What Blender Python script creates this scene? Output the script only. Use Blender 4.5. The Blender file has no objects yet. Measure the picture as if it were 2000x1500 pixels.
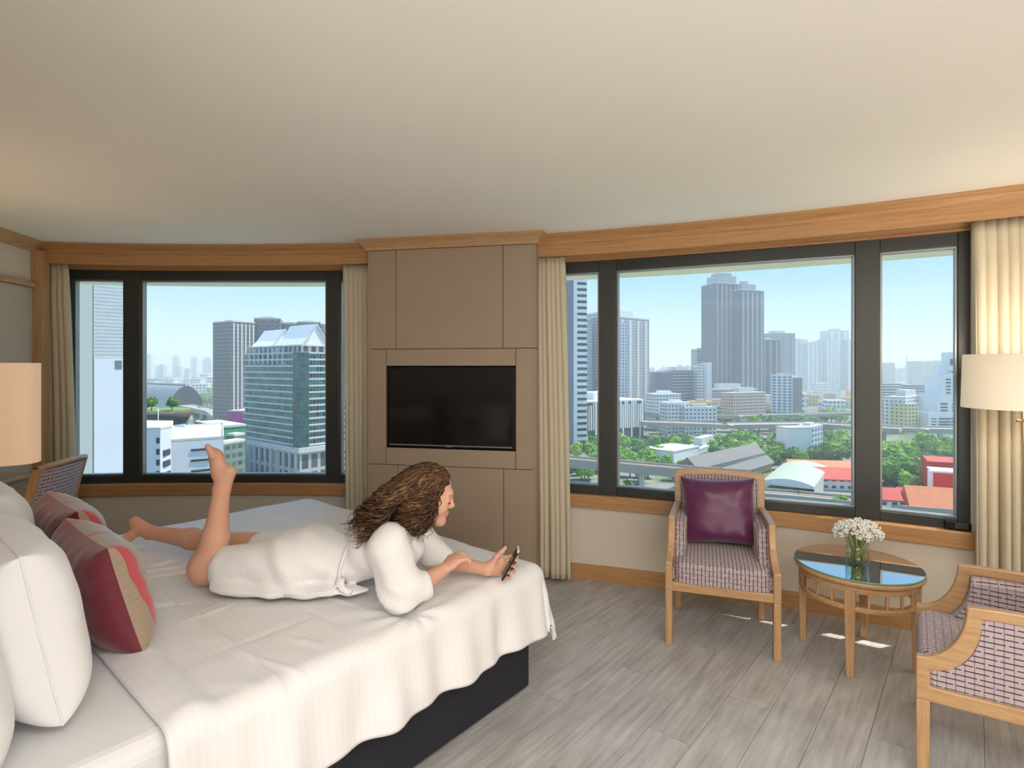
import bpy, bmesh, math, random
import numpy as np
from mathutils import Vector, Matrix, noise

# ---------------------------------------------------------------- camera, sky, sun, added fill lights, exposure
F, Y0, EYE = 1080.0, 716.0, 1.5          # focal length and horizon row in pixels of the 2000 x 1500 frame, eye height
G = -60.0                                # street level outside, seen from a high floor
sc = bpy.context.scene
C = sc.collection
random.seed(7)

cam = bpy.data.cameras.new('camera')
cam.sensor_width = 36.0
cam.lens = F / 2000.0 * 36.0
cam.shift_y = -(750.0 - Y0) / 2000.0
cam.clip_start, cam.clip_end = 0.05, 12000.0
camo = bpy.data.objects.new('camera', cam)
C.objects.link(camo)
camo.location = (0, 0, EYE)
camo.rotation_euler = (math.radians(90), 0, 0)
sc.camera = camo

world = bpy.data.worlds.new('sky')
sc.world = world
world.use_nodes = True
wn = world.node_tree
for n in list(wn.nodes):
    wn.nodes.remove(n)
_out = wn.nodes.new('ShaderNodeOutputWorld')
_bg = wn.nodes.new('ShaderNodeBackground')
_tc = wn.nodes.new('ShaderNodeTexCoord')
_sx = wn.nodes.new('ShaderNodeSeparateXYZ')
_rp = wn.nodes.new('ShaderNodeValToRGB')
wn.links.new(_tc.outputs['Generated'], _sx.inputs[0])
wn.links.new(_sx.outputs['Z'], _rp.inputs[0])
wn.links.new(_rp.outputs[0], _bg.inputs[0])
wn.links.new(_bg.outputs[0], _out.inputs[0])
_e = _rp.color_ramp.elements
_e[0].position, _e[0].color = 0.0, (0.62, 0.79, 0.88, 1)
_e[1].position, _e[1].color = 1.0, (0.12, 0.33, 0.70, 1)
for _p, _c in ((0.06, (0.50, 0.73, 0.86, 1)), (0.16, (0.27, 0.56, 0.82, 1)), (0.40, (0.18, 0.43, 0.78, 1))):
    _n = _e.new(_p)
    _n.color = _c
_bg.inputs[1].default_value = 1.25


def light(name, kind, loc, rot, energy, color=(1, 1, 1), size=1.0, size_y=None, angle=None):
    l = bpy.data.lights.new(name, kind)
    l.energy, l.color = energy, color
    if kind == 'AREA':
        l.shape, l.size, l.size_y = 'RECTANGLE', size, size_y or size
    if kind == 'POINT':
        l.shadow_soft_size = size
    if angle is not None:
        l.angle = angle
    o = bpy.data.objects.new(name, l)
    C.objects.link(o)
    o.location, o.rotation_euler = loc, rot
    return o


SUN_DIR = Vector((0.95, 0.31, 1.78)).normalized()          # towards the sun: high, to the right of the windows
sun = light('sun', 'SUN', (0, 0, 50), (0, 0, 0), 6.0, (1.0, 0.95, 0.87), angle=math.radians(0.6))
sun.rotation_euler = SUN_DIR.to_track_quat('Z', 'Y').to_euler()
# unseen area lights added as fill, no fixtures: overhead, upward, from the rear
light('added_fill_overhead', 'AREA', (0.2, -0.35, 2.36), (0, 0, 0), 66, (1.0, 0.98, 0.965), 2.4, 1.2)
light('added_fill_upward', 'AREA', (0.4, -1.2, 0.35), (math.radians(180), 0, 0), 90, (1.0, 0.975, 0.95), 4.0, 1.8)
light('added_fill_forward', 'AREA', (0.6, -3.0, 0.95), (math.radians(97), 0, 0), 64, (1.0, 0.985, 0.97), 4.6, 1.8)

vs = sc.view_settings
vs.view_transform, vs.look = 'Standard', 'None'
vs.exposure, vs.gamma = 0.06, 1.0
vs.use_curve_mapping = False
sc.cycles.use_denoising = True
sc.cycles.max_bounces = 8
sc.cycles.diffuse_bounces = 4
sc.cycles.glossy_bounces = 3
sc.cycles.transparent_max_bounces = 12
sc.cycles.transmission_bounces = 6
sc.cycles.volume_bounces = 2
sc.cycles.use_light_tree = False
sc.cycles.caustics_reflective = False
sc.cycles.caustics_refractive = False


# ---------------------------------------------------------------- helpers
def at(px, py, d):
    return Vector(((px - 1000) / F * d, d, EYE - (py - Y0) / F * d))


def on_z(px, py, z):
    return at(px, py, F * (EYE - z) / (py - Y0))


def lin(c):
    return tuple(((v / 255.0) / 12.92 if v / 255.0 <= 0.04045 else ((v / 255.0 + 0.055) / 1.055) ** 2.4) for v in c) + (1.0,)


def rot_to(vx, vz=(0, 0, 1)):
    x = Vector(vx).normalized()
    z = Vector(vz).normalized()
    y = z.cross(x).normalized()
    z = x.cross(y)
    m = Matrix((x, y, z)).transposed().to_4x4()
    return m


class NT:
    """small wrapper to write node trees"""
    def __init__(s, name):
        s.m = bpy.data.materials.new(name)
        s.m.use_nodes = True
        s.t = s.m.node_tree
        for n in list(s.t.nodes):
            s.t.nodes.remove(n)
        s.out = s.t.nodes.new('ShaderNodeOutputMaterial')

    def n(s, kind, **kw):
        nd = s.t.nodes.new('ShaderNode' + kind)
        for k, v in kw.items():
            setattr(nd, k, v)
        return nd

    def l(s, a, b):
        s.t.links.new(a, b)

    def put(s, v, sock):
        if isinstance(v, bpy.types.NodeSocket):
            s.l(v, sock)
        elif isinstance(v, bpy.types.Node):
            s.l(v.outputs[0], sock)
        else:
            sock.default_value = v

    def math(s, op, a, b=0.0, c=None):
        nd = s.n('Math', operation=op)
        s.put(a, nd.inputs[0])
        s.put(b, nd.inputs[1])
        if c is not None:
            s.put(c, nd.inputs[2])
        return nd.outputs[0]

    def mix(s, f, a, b):
        nd = s.n('Mix', data_type='RGBA')
        s.put(f, nd.inputs[0])
        s.put(a, nd.inputs[6])
        s.put(b, nd.inputs[7])
        return nd.outputs[2]

    def coord(s, which='Object', scale=(1, 1, 1), offset=None):
        tc = s.n('TexCoord')
        mp = s.n('Mapping')
        s.l(tc.outputs[which], mp.inputs[0])
        mp.inputs['Scale'].default_value = scale
        if offset is not None:
            s.put(offset, mp.inputs['Location'])
        return mp.outputs[0]

    def noise(s, vec, scale, detail=3.0, rough=0.5):
        nd = s.n('TexNoise')
        s.put(vec, nd.inputs['Vector'])
        nd.inputs['Scale'].default_value = scale
        nd.inputs['Detail'].default_value = detail
        nd.inputs['Roughness'].default_value = rough
        return nd.outputs['Fac']

    def ramp(s, v, stops):
        nd = s.n('ValToRGB')
        s.put(v, nd.inputs[0])
        e = nd.color_ramp.elements
        e[0].position, e[0].color = stops[0]
        e[1].position, e[1].color = stops[-1]
        for p, c in stops[1:-1]:
            k = e.new(p)
            k.color = c
        return nd.outputs[0]

    def bsdf(s, col, rough=0.5, metal=0.0, spec=0.5, bump=None, bstr=0.2, bdist=0.01, **kw):
        p = s.n('BsdfPrincipled')
        s.put(col, p.inputs['Base Color'])
        s.put(rough, p.inputs['Roughness'])
        p.inputs['Metallic'].default_value = metal
        p.inputs['Specular IOR Level'].default_value = spec
        for k, v in kw.items():
            s.put(v, p.inputs[k])
        if bump is not None:
            b = s.n('Bump')
            b.inputs['Strength'].default_value = bstr
            b.inputs['Distance'].default_value = bdist
            s.put(bump, b.inputs['Height'])
            s.l(b.outputs[0], p.inputs['Normal'])
        s.l(p.outputs[0], s.out.inputs[0])
        return p


def plain(name, col, rough=0.6, metal=0.0, spec=0.4, vary=0.06, scale=6.0, bstr=0.0, **kw):
    t = NT(name)
    c = lin(col)
    v = t.coord('Object')
    f = t.noise(v, scale, 4)
    d = tuple(max(0.0, x * (1 - vary * 2)) for x in c[:3]) + (1,)
    e = tuple(min(1.0, x * (1 + vary * 2)) for x in c[:3]) + (1,)
    t.bsdf(t.mix(f, d, e), rough, metal, spec, bump=f if bstr else None, bstr=bstr, **kw)
    return t.m


def wood(name, col, dark, which='Object', stretch=(1, 1, 1), scale=9.0, rough=0.38, coat=0.15):
    t = NT(name)
    v = t.coord(which, stretch)
    f1 = t.noise(v, scale, 6, 0.6)
    f2 = t.noise(v, scale * 5, 3, 0.6)
    f = t.math('ADD', t.math('MULTIPLY', f1, 0.65), t.math('MULTIPLY', f2, 0.35))
    c = t.ramp(f, [(0.34, lin(dark)), (0.52, lin(col)), (0.70, lin(tuple(min(255, x + 9) for x in col)))])
    t.bsdf(c, rough, bump=f2, bstr=0.05, bdist=0.003, **{'Coat Weight': coat, 'Coat Roughness': 0.25})
    return t.m


class MB:
    """collects shapes, links them as ONE mesh object"""
    def __init__(s):
        s.v, s.f, s.uv, s.mi = [], [], [], []

    def add(s, verts, faces, uvs=None, mi=0, M=None):
        o = len(s.v)
        s.v += [tuple(M @ Vector(p)) if M is not None else tuple(p) for p in verts]
        for i, fc in enumerate(faces):
            s.f.append(tuple(o + k for k in fc))
            s.uv.append(uvs[i] if uvs else None)
            s.mi.append(mi)
        return s

    def hexa(s, p, mi=0, M=None):                      # p: 4 bottom, 4 top, counter-clockwise from above
        return s.add(p, [(3, 2, 1, 0), (4, 5, 6, 7), (0, 1, 5, 4), (1, 2, 6, 5), (2, 3, 7, 6), (3, 0, 4, 7)], None, mi, M)

    def box(s, lo, hi, mi=0, M=None):
        (a, b, c), (d, e, f) = lo, hi
        return s.hexa([(a, b, c), (d, b, c), (d, e, c), (a, e, c), (a, b, f), (d, b, f), (d, e, f), (a, e, f)], mi, M)

    def cbox(s, c, size, mi=0, M=None):
        x, y, z = (k / 2 for k in size)
        return s.box((c[0] - x, c[1] - y, c[2] - z), (c[0] + x, c[1] + y, c[2] + z), mi, M)

    def prism(s, poly, z0, z1, mi=0, M=None, top=True):    # poly: [(x, y)] counter-clockwise, walls get metric uvs
        n = len(poly)
        vs_ = [(x, y, z0) for x, y in poly] + [(x, y, z1) for x, y in poly]
        fs, uv, u = [], [], 0.0
        for i in range(n):
            j = (i + 1) % n
            L = math.hypot(poly[j][0] - poly[i][0], poly[j][1] - poly[i][1])
            fs.append((i, j, n + j, n + i))
            uv.append([(u, 0), (u + L, 0), (u + L, z1 - z0), (u, z1 - z0)])
            u += L
        fs.append(tuple(range(n, 2 * n)))
        uv.append([(-0.31, -0.31)] * n)
        fs.append(tuple(range(n - 1, -1, -1)))
        uv.append([(-0.31, -0.31)] * n)
        return s.add(vs_, fs, uv, mi, M)

    def tube(s, pts, rad, n=8, cap=True, mi=0, M=None, flat=1.0):
        pts = [Vector(p) for p in pts]
        if not hasattr(rad, '__len__'):
            rad = [rad] * len(pts)
        vs_, fs = [], []
        t0 = (pts[1] - pts[0]).normalized()
        up = Vector((0, 0, 1)) if abs(t0.z) < 0.9 else Vector((1, 0, 0))
        nx = t0.cross(up).normalized()
        for i, p in enumerate(pts):
            a = pts[max(0, i - 1)]
            b = pts[min(len(pts) - 1, i + 1)]
            t = (b - a).normalized() if (b - a).length > 1e-9 else t0
            nx = (nx - t * nx.dot(t)).normalized()
            ny = t.cross(nx)
            for k in range(n):
                an = 2 * math.pi * k / n
                vs_.append(p + (nx * math.cos(an) + ny * math.sin(an) * flat) * rad[i])
        for i in range(len(pts) - 1):
            for k in range(n):
                k2 = (k + 1) % n
                fs.append((i * n + k, i * n + k2, (i + 1) * n + k2, (i + 1) * n + k))
        if cap:
            fs.append(tuple(range(n - 1, -1, -1)))
            fs.append(tuple((len(pts) - 1) * n + k for k in range(n)))
        return s.add(vs_, fs, None, mi, M)

    def lathe(s, prof, n=32, mi=0, M=None, a0=0.0, a1=2 * math.pi):
        full = abs(a1 - a0 - 2 * math.pi) < 1e-6
        m = n if full else n + 1
        vs_ = [(r * math.cos(a0 + (a1 - a0) * k / n), r * math.sin(a0 + (a1 - a0) * k / n), z) for r, z in prof for k in range(m)]
        fs = []
        for i in range(len(prof) - 1):
            for k in range(n):
                k2 = (k + 1) % m
                fs.append((i * m + k, i * m + k2, (i + 1) * m + k2, (i + 1) * m + k))
        return s.add(vs_, fs, None, mi, M)

    def grid(s, fn, nu, nv, uvf=None, wrap_u=False, mi=0, M=None, flip=False):
        vs_ = [fn(i / (nu if wrap_u else nu), j / nv) for i in range(nu + (0 if wrap_u else 1)) for j in range(nv + 1)]
        fs, uv = [], []
        w = nv + 1
        for i in range(nu):
            i2 = (i + 1) % nu if wrap_u else i + 1
            for j in range(nv):
                q = (i * w + j, i2 * w + j, i2 * w + j + 1, i * w + j + 1)
                c = [(i / nu, j / nv), ((i + 1) / nu, j / nv), ((i + 1) / nu, (j + 1) / nv), (i / nu, (j + 1) / nv)]
                if flip:
                    q, c = q[::-1], c[::-1]
                fs.append(q)
                uv.append([uvf(*k) for k in c] if uvf else None)
        return s.add(vs_, fs, uv if uvf else None, mi, M)

    def build(s, name, mats, parent=None, smooth=False, bevel=0.0, seg=2, inv=None):
        me = bpy.data.meshes.new(name)
        me.from_pydata(s.v, [], s.f)
        if not isinstance(mats, (list, tuple)):
            mats = [mats]
        for m in mats:
            me.materials.append(m)
        if len(mats) > 1:
            me.polygons.foreach_set('material_index', s.mi)
        if smooth:
            me.polygons.foreach_set('use_smooth', [True] * len(me.polygons))
        set_uv(me, s.uv)
        me.update()
        return link(name, me, parent, bevel, seg)


def set_uv(me, uvs):
    lay = me.uv_layers.new(name='UVMap')
    nl = len(me.loops)
    co = np.empty(len(me.vertices) * 3)
    me.vertices.foreach_get('co', co)
    co = co.reshape(-1, 3)
    vi = np.empty(nl, dtype=np.int64)
    me.loops.foreach_get('vertex_index', vi)
    npoly = len(me.polygons)
    st = np.empty(npoly, dtype=np.int64)
    me.polygons.foreach_get('loop_start', st)
    tot = np.empty(npoly, dtype=np.int64)
    me.polygons.foreach_get('loop_total', tot)
    nr = np.empty(npoly * 3)
    me.polygons.foreach_get('normal', nr)
    nr = np.abs(nr.reshape(-1, 3))
    ax = np.repeat(np.argmax(nr, axis=1), tot)
    p = co[vi]
    out = np.where((ax == 0)[:, None], p[:, (2, 1)], np.where((ax == 1)[:, None], p[:, (0, 2)], p[:, (0, 1)]))
    if any(u is not None for u in uvs):
        for i, u in enumerate(uvs):
            if u is not None:
                out[st[i]:st[i] + tot[i]] = u
    lay.data.foreach_set('uv', np.ascontiguousarray(out, dtype=np.float32).ravel())


def link(name, me, parent=None, bevel=0.0, seg=2):
    o = bpy.data.objects.new(name, me)
    C.objects.link(o)
    if parent is not None:
        o.parent = parent
    if bevel:
        b = o.modifiers.new('edge', 'BEVEL')
        b.width, b.segments, b.limit_method, b.angle_limit = bevel, seg, 'ANGLE', math.radians(35)
    return o


def tag(o, label=None, cat=None, group=None, kind=None):
    if label:
        o['label'] = label
    if cat:
        o['category'] = cat
    if group:
        o['group'] = group
    if kind:
        o['kind'] = kind
    return o


def thing(name, label, cat, M=None, group=None, loc=None, kind=None):
    o = bpy.data.objects.new(name, None)
    C.objects.link(o)
    o.empty_display_size = 0.1
    if M is not None:
        o.matrix_world = M
    if loc is not None:
        o.location = loc
    return tag(o, label, cat, group, kind)


KIDS = {}


def copy_tree(o, parent=None):
    c = o.copy()
    C.objects.link(c)
    if parent is not None:
        c.parent = parent
    for ch in o.children:
        copy_tree(ch, c)
    return c


def twin(o, parent, M=None):                       # another piece that shares its mesh
    c = o.copy()
    C.objects.link(c)
    c.parent = parent
    if M is not None:
        c.matrix_local = M
    return c

# ---------------------------------------------------------------- materials of the room
m_ceiling = plain('ceiling_paint', (243, 238, 228), 0.9, vary=0.01, scale=3)
m_wall = plain('wall_paper', (222, 212, 196), 0.85, vary=0.02, scale=40, bstr=0.02)
m_wall_grey = plain('grey_wall_cover', (196, 186, 172), 0.8, vary=0.02, scale=30)
m_trim = wood('honey_wood_trim', (190, 144, 96), (168, 120, 74), 'UV', (0.6, 14, 1), 5.0)
m_woodz = wood('honey_wood_upright', (192, 154, 112), (174, 130, 88), 'Object', (14, 14, 0.7), 5.0, 0.35)
m_woodx = wood('honey_wood_level', (192, 154, 112), (174, 130, 88), 'Object', (0.8, 14, 14), 5.0, 0.35)
m_woody = wood('honey_wood_deep', (192, 154, 112), (174, 130, 88), 'Object', (14, 0.8, 14), 5.0, 0.35)
m_frame = plain('black_window_metal', (66, 68, 67), 0.36, 0.3, vary=0.03, scale=3)
m_bead = plain('grey_glazing_bead', (150, 152, 150), 0.35, 0.6, vary=0.02)
m_panel = plain('taupe_leather_panel', (166, 148, 128), 0.55, vary=0.025, scale=5, bstr=0.02)
m_gap = plain('dark_joint', (70, 58, 48), 0.8)
m_black = plain('black_plastic', (16, 16, 16), 0.35, vary=0.02)
m_screen = plain('dark_screen', (20, 20, 19), 0.12, spec=0.5, vary=0.01)
m_silver = plain('brushed_silver', (176, 174, 170), 0.3, 0.85, vary=0.03)
m_chrome = plain('chrome', (205, 205, 205), 0.12, 1.0, vary=0.01)
m_gold = plain('pale_brass', (196, 164, 110), 0.25, 0.9, vary=0.02)
m_navy = plain('navy_upholstery', (38, 38, 48), 0.75, vary=0.08, scale=60, bstr=0.05)


def glass_mat(name, tint=(1, 1, 1, 1), gloss=0.06):
    t = NT(name)
    a = t.n('BsdfTransparent')
    a.inputs[0].default_value = tint
    b = t.n('BsdfGlossy')
    b.inputs['Roughness'].default_value = 0.02
    fr = t.n('Fresnel')
    fr.inputs[0].default_value = 1.45
    mx = t.n('MixShader')
    ge = t.n('NewGeometry')
    t.l(t.math('MULTIPLY', t.math('MULTIPLY', fr.outputs[0], gloss / 0.04), t.math('SUBTRACT', 1.0, ge.outputs['Backfacing'])), mx.inputs[0])
    t.l(a.outputs[0], mx.inputs[1])
    t.l(b.outputs[0], mx.inputs[2])
    t.l(mx.outputs[0], t.out.inputs[0])
    return t.m


m_glass = glass_mat('window_glass', (0.97, 0.985, 0.98, 1), 0.004)


def fabric_check():
    """mauve upholstery: broken dark purple lines one way, thin taupe lines the other"""
    t = NT('mauve_check_fabric')
    tc = t.n('TexCoord')
    sp = t.n('SeparateXYZ')
    t.l(tc.outputs['UV'], sp.inputs[0])
    u, v = sp.outputs[0], sp.outputs[1]
    pu, pv = 0.0195, 0.026
    su = t.math('DIVIDE', u, pu)
    sv = t.math('DIVIDE', v, pv)
    line_u = t.math('LESS_THAN', t.math('FRACT', su), 0.19)
    off = t.math('MULTIPLY', t.math('FLOOR', su), 0.43)
    dash = t.math('LESS_THAN', t.math('FRACT', t.math('ADD', t.math('DIVIDE', v, pv * 2.9), off)), 0.90)
    line_v = t.math('LESS_THAN', t.math('FRACT', sv), 0.13)
    base = t.mix(t.noise(t.coord('UV', (900, 900, 1)), 1.0, 2), lin((172, 156, 160)), lin((197, 183, 186)))
    c1 = t.mix(t.math('MULTIPLY', line_v, 0.75), base, lin((128, 104, 112)))
    c2 = t.mix(t.math('MULTIPLY', line_u, dash), c1, lin((58, 36, 58)))
    t.bsdf(c2, 0.8, spec=0.2, bump=t.math('ADD', line_u, line_v), bstr=0.25, bdist=0.002, **{'Sheen Weight': 0.25})
    return t.m


def linen(name, col, stripe=False, waffle=False, sheen=0.1, rough=0.7):
    t = NT(name)
    c = lin(col)
    if stripe:
        tc = t.n('TexCoord')
        sp = t.n('SeparateXYZ')
        t.l(tc.outputs['UV'], sp.inputs[0])
        s = t.math('LESS_THAN', t.math('FRACT', t.math('DIVIDE', sp.outputs[0], 0.024)), 0.5)
        d = tuple(x * 0.982 for x in c[:3]) + (1,)
        t.bsdf(t.mix(s, c, d), t.math('ADD', 0.42, t.math('MULTIPLY', s, 0.15)), spec=0.3, bump=s, bstr=0.03, bdist=0.001, **{'Sheen Weight': sheen})
    elif waffle:
        v = t.coord('Object', (1, 1, 1))
        sp = t.n('SeparateXYZ')
        t.l(v, sp.inputs[0])
        w = 2 * math.pi / 0.0068
        a = t.math('SINE', t.math('MULTIPLY', sp.outputs[0], w))
        b = t.math('SINE', t.math('MULTIPLY', sp.outputs[2], w))
        e = t.math('SINE', t.math('MULTIPLY', sp.outputs[1], w))
        g = t.math('MULTIPLY', t.math('MAXIMUM', a, 0.0), t.math('MAXIMUM', b, e))
        d = tuple(x * 0.85 for x in c[:3]) + (1,)
        t.bsdf(t.mix(t.math('MINIMUM', t.math('MAXIMUM', g, 0.0), 1.0), c, d), 0.85, spec=0.15, bump=t.math('MULTIPLY', g, -1.0), bstr=0.35, bdist=0.002, **{'Sheen Weight': sheen})
    else:
        f = t.noise(t.coord('Object'), 14.0, 3)
        t.bsdf(c, rough, spec=0.25, bump=f, bstr=0.05, bdist=0.01, **{'Sheen Weight': sheen})
    return t.m


m_fabric = fabric_check()
m_white = linen('white_cotton', (240, 239, 240))
m_duvet = linen('white_satin_stripe', (240, 238, 238), stripe=True)
m_robe = linen('white_waffle_cotton', (242, 239, 238), waffle=True)
m_robe_plain = linen('white_robe_tape', (240, 237, 235))


def curtain_mat():
    t = NT('cream_curtain_cloth')
    v = t.coord('UV', (500, 8, 1))
    f = t.noise(v, 1.0, 3)
    col = t.mix(f, lin((222, 210, 184)), lin((236, 226, 204)))
    p = t.bsdf(col, 0.75, spec=0.2)
    tr = t.n('BsdfTranslucent')
    tr.inputs[0].default_value = lin((238, 226, 198))
    mx = t.n('MixShader')
    mx.inputs[0].default_value = 0.22
    t.l(p.outputs[0], mx.inputs[1])
    t.l(tr.outputs[0], mx.inputs[2])
    t.l(mx.outputs[0], t.out.inputs[0])
    return t.m


m_curtain = curtain_mat()


def plank_mat():
    t = NT('grey_oak_plank')
    oi = t.n('ObjectInfo')
    rnd = oi.outputs['Random']
    cb = t.n('CombineXYZ')
    t.l(t.math('MULTIPLY', rnd, 37.0), cb.inputs[0])
    t.l(t.math('MULTIPLY', rnd, 91.0), cb.inputs[1])
    v = t.coord('Object', (1.1, 16, 1), cb.outputs[0])
    f1 = t.noise(v, 2.6, 8, 0.62)
    v2 = t.coord('Object', (2.2, 5.5, 1), cb.outputs[0])
    f2 = t.noise(v2, 1.6, 4, 0.6)
    v3 = t.coord('Object', (3.0, 110, 1), cb.outputs[0])
    f3 = t.noise(v3, 2.0, 3, 0.7)
    vo = t.n('TexVoronoi', feature='F1')
    t.l(t.coord('Object', (2.0, 6.0, 1), cb.outputs[0]), vo.inputs['Vector'])
    vo.inputs['Scale'].default_value = 0.9
    knot = t.math('SUBTRACT', 1.0, t.math('MINIMUM', t.math('MULTIPLY', vo.outputs['Distance'], 9.0), 1.0))
    f = t.math('ADD', t.math('MULTIPLY', f1, 0.62), t.math('MULTIPLY', f2, 0.38))
    f = t.math('ADD', f, t.math('MULTIPLY', t.math('SUBTRACT', rnd, 0.5), 0.07))
    c = t.ramp(f, [(0.28, lin((146, 142, 139))), (0.45, lin((178, 175, 172))), (0.56, lin((194, 192, 190))), (0.72, lin((214, 213, 212)))])
    c = t.mix(t.math('MULTIPLY', t.math('GREATER_THAN', f3, 0.64), 0.14), c, lin((116, 108, 102)))
    c = t.mix(t.math('MULTIPLY', knot, 0.5), c, lin((104, 98, 94)))
    t.bsdf(c, t.math('ADD', 0.30, t.math('MULTIPLY', f1, 0.18)), spec=0.45, bump=f3, bstr=0.06, bdist=0.002)
    return t.m


m_plank = plank_mat()
m_subfloor = plain('dark_floor_joint', (82, 76, 70), 0.8)

# ---------------------------------------------------------------- room shell: the window wall is an arc
R, CX, CY = 9.0, -2.15, -4.68
ZC = 2.40


def arc(th, r, z=0.0):
    return Vector((CX + r * math.sin(th), CY + r * math.cos(th), z))


def th_px(px, r):                                   # where a line of sight meets the arc of radius r
    k = (px - 1000) / F
    a, b, c = 1 + k * k, 2 * (-k * CX - CY), CX * CX + CY * CY - r * r
    y = (-b + math.sqrt(b * b - 4 * a * c)) / (2 * a)
    return math.atan2(k * y - CX, y - CY)


def sweep(prof, t0, t1, n=40):
    """closed profile [(r, z)] swept along the arc"""
    mb = MB()
    m = len(prof)
    vs_, fs, uv = [], [], []
    pl = [0.0]
    for i in range(m):
        j = (i + 1) % m
        pl.append(pl[-1] + math.hypot(prof[j][0] - prof[i][0], prof[j][1] - prof[i][1]))
    for k in range(n + 1):
        th = t0 + (t1 - t0) * k / n
        for r, z in prof:
            vs_.append(arc(th, r, z))
    for k in range(n):
        u0, u1 = (t1 - t0) * R * k / n, (t1 - t0) * R * (k + 1) / n
        for i in range(m):
            j = (i + 1) % m
            fs.append((k * m + i, (k + 1) * m + i, (k + 1) * m + j, k * m + j))
            uv.append([(u0, pl[i]), (u1, pl[i]), (u1, pl[i + 1]), (u0, pl[i + 1])])
    fs += [tuple(range(m)), tuple(n * m + i for i in range(m - 1, -1, -1))]
    uv += [None, None]
    return mb.add(vs_, fs, uv)


TH_L, TH_R = math.asin((-3.50 - CX) / R), math.radians(37)
tL0, tL1 = th_px(133, R), th_px(712, R)              # left window
tR0, tR1 = th_px(1062, R), th_px(1896, R)            # right window


def st(o):
    o['kind'] = 'structure'
    return o


w = sweep([(R, 0), (R + 0.14, 0), (R + 0.14, 0.56), (R, 0.56)], TH_L - 0.03, TH_R)
st(w.build('wall_front', m_wall))
for i, (a, b) in enumerate(((TH_L - 0.03, tL0), (tL1, tR0), (tR1, TH_R))):
    st(sweep([(R, 0.56), (R + 0.14, 0.56), (R + 0.14, 2.6), (R, 2.6)], a, b, 12).build('wall_front_pier', m_wall))
st(sweep([(R + 0.02, 2.235), (R + 0.14, 2.235), (R + 0.14, 2.6), (R + 0.02, 2.6)], TH_L - 0.03, TH_R).build('wall_front_head', m_wall))
# window board, skirting and pelmet cornice follow the arc
SILL = [(R - 0.035, 0.508), (R + 0.07, 0.508), (R + 0.07, 0.602), (R - 0.028, 0.598), (R - 0.035, 0.588)]
st(sweep(SILL, th_px(128, R), th_px(716, R)).build('trim_1', m_trim))
st(sweep(SILL, th_px(1060, R), TH_R).build('trim_2', m_trim))
BASE = [(R - 0.018, 0.0), (R, 0.0), (R, 0.105), (R - 0.010, 0.105), (R - 0.012, 0.088), (R - 0.018, 0.082)]
st(sweep(BASE, TH_L, th_px(722, R)).build('baseboard_front', m_trim))
st(sweep(BASE, th_px(1048, R), TH_R).build('baseboard_right', m_trim))
CROWN = [(R - 0.25, ZC), (R - 0.25, ZC - 0.010), (R - 0.243, ZC - 0.016), (R - 0.225, ZC - 0.026), (R - 0.208, ZC - 0.042), (R - 0.20, ZC - 0.056), (R - 0.20, ZC - 0.064),
         (R - 0.193, ZC - 0.068), (R - 0.193, 2.256), (R - 0.172, 2.256), (R - 0.172, ZC)]
st(sweep(CROWN, TH_L, th_px(722, R - 0.2), 36).build('trim_3', m_trim))
st(sweep(CROWN, th_px(1046, R - 0.2), TH_R, 40).build('trim_4', m_trim))
HEADB = [(R - 0.03, 2.243), (R + 0.05, 2.243), (R + 0.05, 2.34), (R - 0.018, 2.34), (R - 0.018, 2.252), (R - 0.03, 2.252)]
st(sweep(HEADB, TH_L, th_px(722, R)).build('trim_5', m_trim))
st(sweep(HEADB, th_px(1046, R), TH_R).build('trim_6', m_trim))

# left side wall, bed-head wall, right and rear walls, ceiling, floor slab
LW0 = arc(TH_L, R)                                    # corner
LWD = Vector((0.175, -0.985, 0)).normalized()
BH = Vector((-0.6432, -0.7657, 0))                    # towards the bed head
BC = Vector((-0.7657, 0.6432, 0))                     # across the bed, away from the camera
BA = Vector((0.1025, 2.5755, 0))                      # near foot corner of the bed base


def bed(t, c, z=0.0):
    return BA + BH * t + BC * c + Vector((0, 0, z))


HW = bed(2.16, 0)                                     # a point of the bed-head wall


def meet(p, d, q, e):
    k = ((q.x - p.x) * e.y - (q.y - p.y) * e.x) / (d.x * e.y - d.y * e.x)
    return p + d * k


K1 = meet(LW0, LWD, HW, BC)
K2 = meet(HW, BC, Vector((0, -3.2, 0)), Vector((1, 0, 0)))


def wall(name, a, b, z0, z1, th, mat):
    d = (b - a).normalized()
    nrm = Vector((d.y, -d.x, 0)) * th
    mb = MB().hexa([tuple(p) for p in (a + Vector((0, 0, z0)), b + Vector((0, 0, z0)), b + nrm + Vector((0, 0, z0)), a + nrm + Vector((0, 0, z0)),
                                       a + Vector((0, 0, z1)), b + Vector((0, 0, z1)), b + nrm + Vector((0, 0, z1)), a + nrm + Vector((0, 0, z1)))])
    return st(mb.build(name, mat))


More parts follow.
